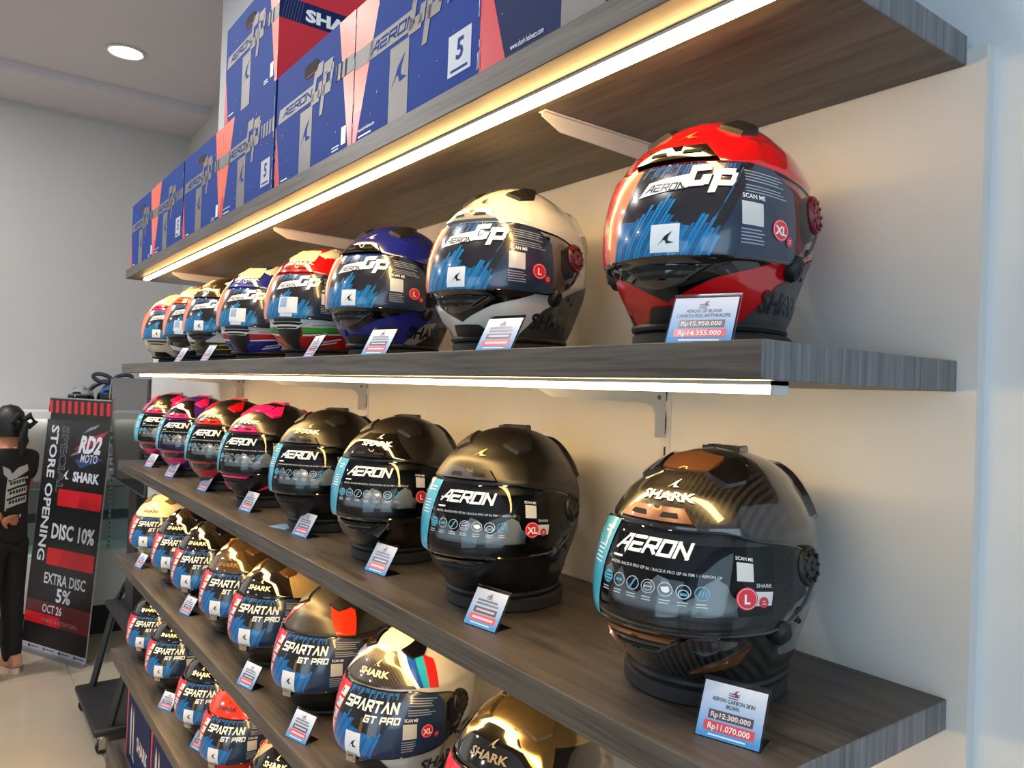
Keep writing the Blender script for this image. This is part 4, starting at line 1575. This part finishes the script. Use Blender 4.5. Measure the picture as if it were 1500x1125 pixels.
zt = -.287 - FLOOR
cbox('top', CX0, CX1 + .01, CY0, CY1, zt - .045, zt, M('cabinet_white', (226, 228, 226), .5))
cbox('back_panel', CX0, CX0 + .02, CY0, .72, .54, zt - .045, M('cabinet_linen', (190, 182, 168), .8, noise=.08, nscale=120))
cbox('back_panel', CX0, CX0 + .02, .721, CY1, .54, zt - .045, M('cabinet_white', (226, 228, 226), .5))
cbox('plinth', CX0, CX1 - .02, CY0, CY1, 0, .19, M('cabinet_plinth', (30, 28, 27), .4))
cbox('lower_case', CX0, CX1, CY0, CY1, .19, .54, M('cabinet_white', (226, 228, 226), .5))
for z in (.745, .955):
    s = cbox('glass_shelf', CX0 + .02, CX1 - .01, CY0 + .02, CY1 - .02, z - .008, z, SHELFGLASS)
    mb = MB()
    mb.box(CX1 - .010, CX1 - .0085, CY0 + .02, CY1 - .02, z - .008, z)
    mb.build('glass_edge', GLASSEDGE, s, smooth=False)
mb = MB()
mb.box(CX0 + .05, CX0 + .065, CY0 + .05, CY1 - .05, zt - .051, zt - .0455)
mb.build('added_cabinet_glow', M('cool_fill_glow', (235, 244, 250), .5, emit=9.0), t, smooth=False)  # glowing strip added under the top to brighten the cabinet interior
for y in (-1.2, -.35, .45, 1.02):
    u = cbox('slotted_upright', CX1 - .02, CX1 - .008, y - .006, y + .006, .54, zt - .045, WHITEM)
    mb = MB()
    for k in range(26):
        mb.box(CX1 - .0085, CX1 - .0072, y - .003, y + .003, .56 + k * .03, .575 + k * .03)
    mb.build('slots', BLACKM, u, smooth=False)['kind'] = 'stuff'
cbox('side_panel', CX0, CX1, CY0 - .015, CY0, .19, zt - .045, M('cabinet_white', (226, 228, 226), .5))
cbox('side_panel', CX0, CX1, CY1, CY1 + .015, .19, zt - .045, M('cabinet_white', (226, 228, 226), .5))

ZCAB = FLOOR + zt
helmet('aeron', 'small pale grey helmet on the far cabinet, left of the blue one', (-5.28, -.25, ZCAB), 62, paint((150, 154, 156)), None, None, scale=.62, vents=flat((110, 112, 114), .3, 1))
helmet('aeron', 'metallic blue helmet under a dark bow on the far cabinet', (-5.26, -.072, ZCAB), 62, M('metallic_blue', (30, 120, 190), .18, .6, 1.0), None, None, scale=.70)
# ribbon with bow
t = empty('ribbon_bow', (-5.26, -.072, ZCAB + .196), R(75), 'dark satin ribbon bow on top of the blue gift helmet', 'ribbon')
RIB = M('navy_ribbon', (20, 26, 40), .35)
mb = MB()
mb.lathe([(.008, -.012), (.022, -.008), (.026, .006), (.020, .022), (.006, .026)], 14)
mb.build('knot', RIB, t)
for sd in (-1, 1):
    mb = MB()
    pts = [(sd * (.060 - .055 * math.cos(q)), 0, .010 + .026 * math.sin(q) + .012 * (1 - math.cos(q))) for q in [2 * math.pi * k / 18 for k in range(1, 18)]]
    mb.tube([(0, 0, .008)] + pts + [(0, 0, .006)], .013, 8, flat=.55, upv=(0, 1, 0))
    mb.build('loop', RIB, t)
for sd in (-1, 1):
    mb = MB()
    mb.tube([(0, .004, .008), (sd * .05, .006, .004), (sd * .11, .008, -.030), (sd * .150, .008, -.075)], [.012, .014, .015, .013], 8, flat=.5, upv=(0, 1, 0))
    mb.build('tail', RIB, t)
mb = MB()
mb.tube([(0, -.085, -.17), (0, -.115, -.09), (0, -.085, -.02), (0, -.02, .012)], .0045, 6)
mb.build('cord', M('gold_cord', (170, 140, 90), .5), t)

# wheeled screen stand
t = empty('wheeled_screen_stand', (-3.61, -.25, FLOOR), 0, 'black wheeled stand with a dark glossy screen at the far end of the shelves', 'screen stand')
SCR = M('screen_glass', (12, 16, 24), .06, 0, 0, spec=.28)
STEEL = M('black_powder_coat', (34, 34, 36), .42, bump=.05, nscale=300)
bm_obj('base', bevel_box(-.315, .30, -.145, .20, .085, .118, .012, 3), STEEL, t)
for sx in (-.275, .255):
    for sy in (-.105, .16):
        mb = MB()
        T = Matrix.Translation((sx, sy, .026)) @ Matrix.Rotation(R(90), 4, 'Y')
        mb.lathe([(.008, -.012), (.025, -.012), (.026, -.008), (.026, .008), (.025, .012), (.008, .012)], 18, T)
        c = mb.build('caster', RUBBER, t)
        mb = MB()
        mb.box(sx - .018, sx - .014, sy - .014, sy + .014, .02, .07)
        mb.box(sx + .014, sx + .018, sy - .014, sy + .014, .02, .07)
        mb.lathe([(.02, 0), (.02, .018)], 14, Matrix.Translation((sx, sy, .067)))
        mb.build('fork', CHROME, c, smooth=False)
for sx in (-.262, .262):
    mb = MB()
    mb.tube([(sx, -.075, .11), (sx, .02, .53), (sx * .9, .06, .62)], .017, 8)
    mb.build('leg', STEEL, t)
bm_obj('tray', bevel_box(-.27, .27, -.035, .20, .515, .540, .008, 2), STEEL, t)
mb = MB()
mb.box(-.115, .075, .03, .075, .53, 1.55)
mb.build('mast', STEEL, t, smooth=False)
s = bm_obj('screen', bevel_box(-.445, .445, -.012, .000, 1.145, 1.66, .003, 2), M('screen_bezel', (58, 62, 70), .4), t)
mb = MB()
mb.box(-.438, .438, -.0135, -.012, 1.155, 1.652)
mb.build('screen_glass', SCR, s, smooth=False)
mb = MB()
mb.box(-.12, .12, .0001, .029, 1.25, 1.5)
mb.build('mount', STEEL, t, smooth=False)

# roll-up banner
BNW, BNH = .606, 1.52
A0 = Vector((-5.061, -.541, FLOOR + .002))
# it leans slightly; local x along the foot, local z up the sheet
t = empty('banner', A0, .462, 'black upright banner with red bars announcing a store opening', 'banner')
t.rotation_euler = (R(-4.4), 0, .462)
mb = MB()
mb.box(0, BNW, 0, .003, .012, BNH)
mb.build('sheet', M('banner_vinyl', (16, 14, 18), .38), t, smooth=False)
a = Art()
VB = M('banner_black', (15, 13, 17), .36)
BR, BRD = M('banner_red', (196, 18, 32), .4), M('banner_dark_red', (92, 22, 34), .4)
BWH, BGY = M('banner_white', (205, 208, 220), .4), M('banner_grey', (120, 122, 132), .4)
a.rect(0, .012, BNW, BNH, VB, 0)
for k in range(10):
    a.rect(.008 + k * .0605, BNH - .088, .038 + k * .0605, BNH - .012, BR, 1, -.12)
a.text('STORE OPENING', .052, BNH - .165, .072, BWH, 1, width=.82, vertical=True, bold=.025)
ps = Art()
a.text('SPECIAL', .158, BNH - .165, .062, BGY, 1, width=.40, vertical=True, bold=.03)
a.text('SPECIAL', .1605, BNH - .170, .056, VB, 2, width=.39, vertical=True, bold=.0)
# emblem plate with slashes
a.poly([(.285, BNH - .305), (.38, BNH - .235), (.585, BNH - .175), (.50, BNH - .262)], flat((150, 28, 44)), 1)
a.poly([(.36, BNH - .20), (.47, BNH - .165), (.50, BNH - .14), (.41, BNH - .165)], flat((120, 126, 140)), 1)
a.poly([(.30, BNH - .36), (.36, BNH - .41), (.57, BNH - .345), (.50, BNH - .335)], flat((40, 66, 120)), 1)
a.poly([(.25, BNH - .345), (.33, BNH - .300), (.34, BNH - .325)], flat((110, 112, 124)), 1)
a.text('RD2', .33, BNH - .312, .098, BWH, 3, width=.20, bold=.05, shear=.22)
a.text('MOTO', .355, BNH - .372, .050, BWH, 3, width=.155, bold=.01, shear=.2)
a.fin(.195, BNH - .492, .068, BWH, 1)
a.text('SHARK', .305, BNH - .488, .056, BWH, 1, width=.245, bold=.045)
a.rect(.185, BNH - .645, .592, BNH - .545, BR, 1)
a.text('DISC 10%', .165, BNH - .840, .088, BWH, 1, width=.400, bold=.03)
a.rect(.145, BNH - 1.000, .585, BNH - .900, BR, 1)
a.text('EXTRA DISC', .145, BNH - 1.110, .064, BWH, 1, width=.390, bold=.02)
a.text('5%', .345, BNH - 1.205, .078, BWH, 1, align='c', width=.135, bold=.03)
a.rect(0, .228, BNW, .300, BRD, 1)
a.rect(0, .166, BNW * .55, .230, BR, 1)
a.rect(BNW * .55, .166, BNW, .230, BRD, 1)
a.text('OCT 26', .160, .240, .048, BWH, 2, width=.185, bold=.02)
a.text('SYARAT & KETENTUAN', .165, .185, .024, flat((190, 120, 130)), 2, width=.330)
for k in range(8):
    a.lines(.05, .148 - k * .013, .05 + .32 + .1 * (k % 2), .01, 1, .0030, flat((44, 42, 48)), 1, .3)
a.rect(0, .012, BNW, .045, flat((176, 178, 190)), 1)
for k in range(4):
    a.disc(.075 + k * .145, .0285, .010, flat((40, 44, 60) if k != 1 else (170, 50, 60)), 2)
    a.lines(.09 + k * .145, .026, .165 + k * .145, .01, 1, .007, flat((90, 94, 110)), 2, .2)
link('print', a.mesh('print', plane_map((0, -.0005, 0), (1, 0, 0), (0, 0, 1))), t)
mb = MB()
for x in (-.003, BNW):
    mb.box(x, x + .003, -.002, .005, .0, BNH + .004)
mb.box(-.003, BNW + .003, -.004, .007, BNH, BNH + .008)
mb.build('frame', M('banner_aluminium', (170, 172, 176), .35, .8), t, smooth=False)
mb = MB()
mb.box(-.003, BNW + .003, -.03, .05, -.004, .012)
mb.build('foot_bar', M('banner_aluminium', (170, 172, 176), .35, .8), t, smooth=False)
mb = MB()
mb.tube([(BNW / 2, .004, BNH * .8), (BNW / 2, .07, BNH * .4), (BNW / 2, .06, .016)], .007, 8)
mb.build('rear_strut', BLACKM, t)


# ------------------------------------------------------------------ person seen from behind
def skin_obj(name, verts, edges, radii, mat, parent, root=0, sub=2):
    me = bpy.data.meshes.new(name)
    me.from_pydata(verts, edges, [])
    o = bpy.data.objects.new(name, me)
    COL.objects.link(o)
    o.modifiers.new('skin', 'SKIN').use_smooth_shade = True
    for i, r in enumerate(radii):
        v = me.skin_vertices[0].data[i]
        v.radius = r if isinstance(r, tuple) else (r, r)
        v.use_root = (i == root)
    sb = o.modifiers.new('sub', 'SUBSURF')
    sb.levels = sb.render_levels = sub
    dg = bpy.context.evaluated_depsgraph_get()
    me2 = bpy.data.meshes.new_from_object(o.evaluated_get(dg))
    me2.name = name
    me2.materials.clear()
    me2.materials.append(mat)
    me2.polygons.foreach_set('use_smooth', [True] * len(me2.polygons))
    bpy.data.objects.remove(o)
    return link(name, me2, parent)


SKIN = M('skin', (176, 116, 84), .55)
HAIR = M('black_hair', (14, 12, 12), .45, bump=.4, nscale=120)
SHIRT = M('black_cotton', (13, 13, 14), .85, bump=.15, nscale=150)
PANTS = M('black_trousers', (11, 11, 12), .85, bump=.15, nscale=150)
# local frame: facing -Y, z up from the floor; her left arm (local +X) akimbo
pr = empty('person', (-4.60, -.68, FLOOR), R(-58), 'person in black tee and trousers seen from behind, hand on hip', 'person')
pr.scale = (.80, .80, 1)
H = 1.50
P = {'pel': (0, 0, .82), 'sp': (0, .005, .95), 'ch': (0, .015, 1.09), 'sh': (0, .02, 1.195), 'nk': (0, .015, 1.255), 'hd': (0, -.005, 1.33), 'cr': (0, .0, 1.42),
     'ls': (.145, .02, 1.185), 'le': (.265, .115, 1.00), 'lw': (.125, .150, .885), 'rs': (-.145, .02, 1.185), 're': (-.185, -.06, .985), 'rw': (-.08, -.20, .97),
     'lh': (.075, 0, .77), 'lk': (.085, -.005, .42), 'la': (.085, .02, .075), 'rh': (-.075, 0, .77), 'rk': (-.09, -.02, .42), 'ra': (-.10, -.01, .075), 'lt': (.09, -.10, .035), 'rt': (-.11, -.13, .035)}
keys = list(P)
rad = dict(pel=(.115, .085), sp=(.105, .08), ch=(.125, .095), sh=(.10, .065), nk=.048, hd=(.066, .082), cr=(.052, .062), ls=.052, le=.036, lw=.025, rs=.052, re=.036, rw=.025,
           lh=.082, lk=.052, la=.036, rh=.082, rk=.052, ra=.036, lt=.028, rt=.028)
ed = [('pel', 'sp'), ('sp', 'ch'), ('ch', 'sh'), ('sh', 'nk'), ('nk', 'hd'), ('hd', 'cr'), ('sh', 'ls'), ('ls', 'le'), ('le', 'lw'), ('sh', 'rs'), ('rs', 're'), ('re', 'rw'), ('pel', 'lh'), ('lh', 'lk'), ('lk', 'la'), ('pel', 'rh'), ('rh', 'rk'), ('rk', 'ra'), ('la', 'lt'), ('ra', 'rt')]
skin_obj('body', [P[k] for k in keys], [(keys.index(a_), keys.index(b_)) for a_, b_ in ed], [rad[k] for k in keys], SKIN, pr)


def hand(name, w, d, curl, side):
    """palm, four unequal bent fingers and a side thumb as one skin chain rooted in the palm"""
    w, d = Vector(w), Vector(d).normalized()
    cu = Vector(curl).normalized()
    sd = d.cross(cu).normalized() * side
    V = [w, w + d * .035]
    E_ = [(0, 1)]
    Rr = [(.020, .013), (.027, .013)]
    for k, (off, ln) in enumerate(((-.021, .062), (-.007, .070), (.007, .066), (.020, .052))):
        b = len(V)
        base = w + d * .070 + sd * off
        V += [base, base + d * ln * .5 + cu * .006, base + d * ln * .85 + cu * .022]
        E_ += [(1, b), (b, b + 1), (b + 1, b + 2)]
        Rr += [.0095, .0085, .007]
    b = len(V)
    V += [w + d * .030 - sd * .030 + cu * .006, w + d * .058 - sd * .046 + cu * .016]
    E_ += [(1, b), (b, b + 1)]
    Rr += [.011, .008]
    skin_obj(name, V, E_, Rr, SKIN, pr, 1, 2)


hand('hand', P['lw'], (-1, .02, -.14), (-.1, -1, 0), 1)
hand('hand', P['rw'], (.8, -.25, .1), (.1, .2, -.9), -1)
# tee and trousers
tk = ['pel', 'sp', 'ch', 'sh', 'ls', 'rs']
TV = [(0, 0, .66), P['sp'], P['ch'], (0, .018, 1.20), P['ls'], (.225, .075, 1.075), P['rs'], (-.170, -.01, 1.06), (0, .016, 1.255)]
shirt = skin_obj('tee_shirt', TV, [(0, 1), (1, 2), (2, 3), (3, 4), (4, 5), (3, 6), (6, 7), (3, 8)], [(.166, .134), (.150, .120), (.152, .120), (.125, .092), .072, .068, .072, .068, .058], SHIRT, pr)
LV = [(0, 0, .84), (.078, 0, .70), (.088, -.004, .42), (.087, .02, .035), (-.078, 0, .70), (-.092, -.018, .42), (-.10, -.01, .035)]
skin_obj('trousers', LV, [(0, 1), (1, 2), (2, 3), (0, 4), (4, 5), (5, 6)], [(.138, .110), .094, .076, .064, .094, .076, .064], PANTS, pr)
# head details
mb = MB()
prof = [(.001, .115), (.045, .105), (.078, .075), (.092, .03), (.090, -.02), (.078, -.06)]
mb.lathe(prof[::-1], 24, Matrix.Translation((0, .012, 1.378)) @ Matrix.Scale(1.12, 4, (0, 1, 0)))
mb.build('hair', HAIR, pr)
mb = MB()
mb.tube([(0, .10, 1.40), (0, .145, 1.385), (0, .155, 1.30), (0, .13, 1.215)], [.03, .036, .034, .012], 12)
mb.build('ponytail', HAIR, pr)
mb = MB()
for sd in (-1, 1):
    mb.tube([(0, .135, 1.405), (sd * .045, .15, 1.435), (sd * .085, .15, 1.40), (sd * .05, .145, 1.375), (0, .135, 1.395)], [.014, .020, .018, .016, .012], 8)
mb.build('hair_bow', SHIRT, pr)
for sd in (-1, 1):
    mb = MB()
    T = Matrix.Translation((sd * .074, -.005, 1.345)) @ Matrix.Rotation(R(90), 4, 'Y') @ Matrix.Scale(1.5, 4, (1, 0, 0))
    mb.lathe([(.004, -.006), (.017, -.004), (.019, .003), (.010, .006)], 14, T)
    mb.build('ear', SKIN, pr)
mb = MB()
mb.tube([(0, -.082, 1.372), (0, -.094, 1.350), (0, -.108, 1.334), (0, -.088, 1.326)], [.007, .009, .013, .008], 8)
mb.build('nose', SKIN, pr)
mb = MB()
mb.tube([(-.024, -.082, 1.300), (0, -.091, 1.298), (.024, -.082, 1.300)], [.003, .006, .003], 8)
mb.build('mouth', flat((150, 74, 70)), pr)
for sd in (-1, 1):
    mb = MB()
    mb.lathe([(.001, -.011), (.009, -.006), (.011, 0), (.009, .006), (.001, .011)], 12, Matrix.Translation((sd * .030, -.074, 1.358)))
    mb.build('eye', flat((220, 218, 214), .2), pr)
mb = MB()
mb.tube([(.062 * math.cos(q), .018 + .050 * math.sin(q), 1.243 + .012 * math.sin(q)) for q in [2 * math.pi * k / 20 for k in range(20)]], .006, 6, closed=True)
mb.build('collar', flat((200, 196, 190)), pr)
# shirt print on the back, laid on the cloth
deps = bpy.context.evaluated_depsgraph_get()
deps.update()
from mathutils.bvhtree import BVHTree
bv = BVHTree.FromPolygons([v.co for v in shirt.data.vertices], [list(f.vertices) for f in shirt.data.polygons])


def back_map(x, y, off):
    hit = bv.ray_cast(Vector((-x, .6, y)), Vector((0, -1, 0)))
    if hit[0] is None:
        return Vector((-x, .13, y)), Vector((0, 1, 0))
    return hit[0] + Vector((0, .0012 + off, 0)), hit[1] if hit[1].y > 0 else -hit[1]


a = Art()
pale = flat((176, 172, 168), .7)
a.poly([(-.105, 1.165), (-.06, 1.145), (-.045, 1.12), (-.075, 1.10), (-.098, 1.12)], pale, 1)
a.poly([(-.070, 1.13), (-.045, 1.12), (.0, 1.15), (.07, 1.165), (.075, 1.13), (.0, 1.10), (-.045, 1.085), (-.070, 1.09)], pale, 1)
for k in range(3):
    z = 1.075 - k * .052
    a.poly([(-.070, z), (0, z + .018), (.075, z + .024), (.075, z - .014), (0, z - .022), (-.070, z - .040)], pale, 1)
    for q in range(6):
        a.rect(-.056 + q * .020, z - .016 + q * .003, -.042 + q * .020, z + .002 + q * .003, SHIRT, 2, .2)
a.rect(-.074, .92, -.066, 1.12, pale, 1)
for q in range(4):
    a.rect(-.06 + q * .026, .878, -.045 + q * .026, .894, pale, 1, .3)
link('shirt_print', a.mesh('shirt_print', back_map, .012, .012), shirt)
for sx, sy, rz in ((.088, -.02, 4), (-.103, -.05, -6)):
    T = Matrix.Translation((sx, sy, 0)) @ Matrix.Rotation(R(rz), 4, 'Z')
    bm = bmesh.new()
    bmesh.ops.create_cube(bm, size=1)
    bmesh.ops.subdivide_edges(bm, edges=bm.edges[:], cuts=2, use_grid_fill=True)
    for v in bm.verts:
        x, y, z = v.co
        hh = .075 if y > -.1 else .052
        v.co = T @ Vector((x * (.088 if abs(y) < .4 else .066), y * .25, .028 + (z + .5) * hh))
    shoe = bm_obj('shoe', bm, M('tan_leather', (190, 140, 112), .6), pr)
    sm_ = shoe.modifiers.new('sub', 'SUBSURF')
    sm_.levels = sm_.render_levels = 2
    mb = MB()
    mb.prism([(.044 * math.cos(q) * 1.0, .128 * math.sin(q)) for q in [2 * math.pi * k / 20 for k in range(20)]], 2, 0, .030)
    mb.v = [tuple(T @ Vector(v)) for v in mb.v]
    mb.build('sole', flat((206, 186, 168), .7), shoe)
    mb = MB()
    for k in range(4):
        mb.tube([T @ Vector((-.022, -.02 - k * .022, .098 - k * .008)), T @ Vector((0, -.024 - k * .022, .106 - k * .008)), T @ Vector((.022, -.02 - k * .022, .098 - k * .008))], .0035, 6)
    mb.build('laces', flat((226, 214, 204), .8), shoe)
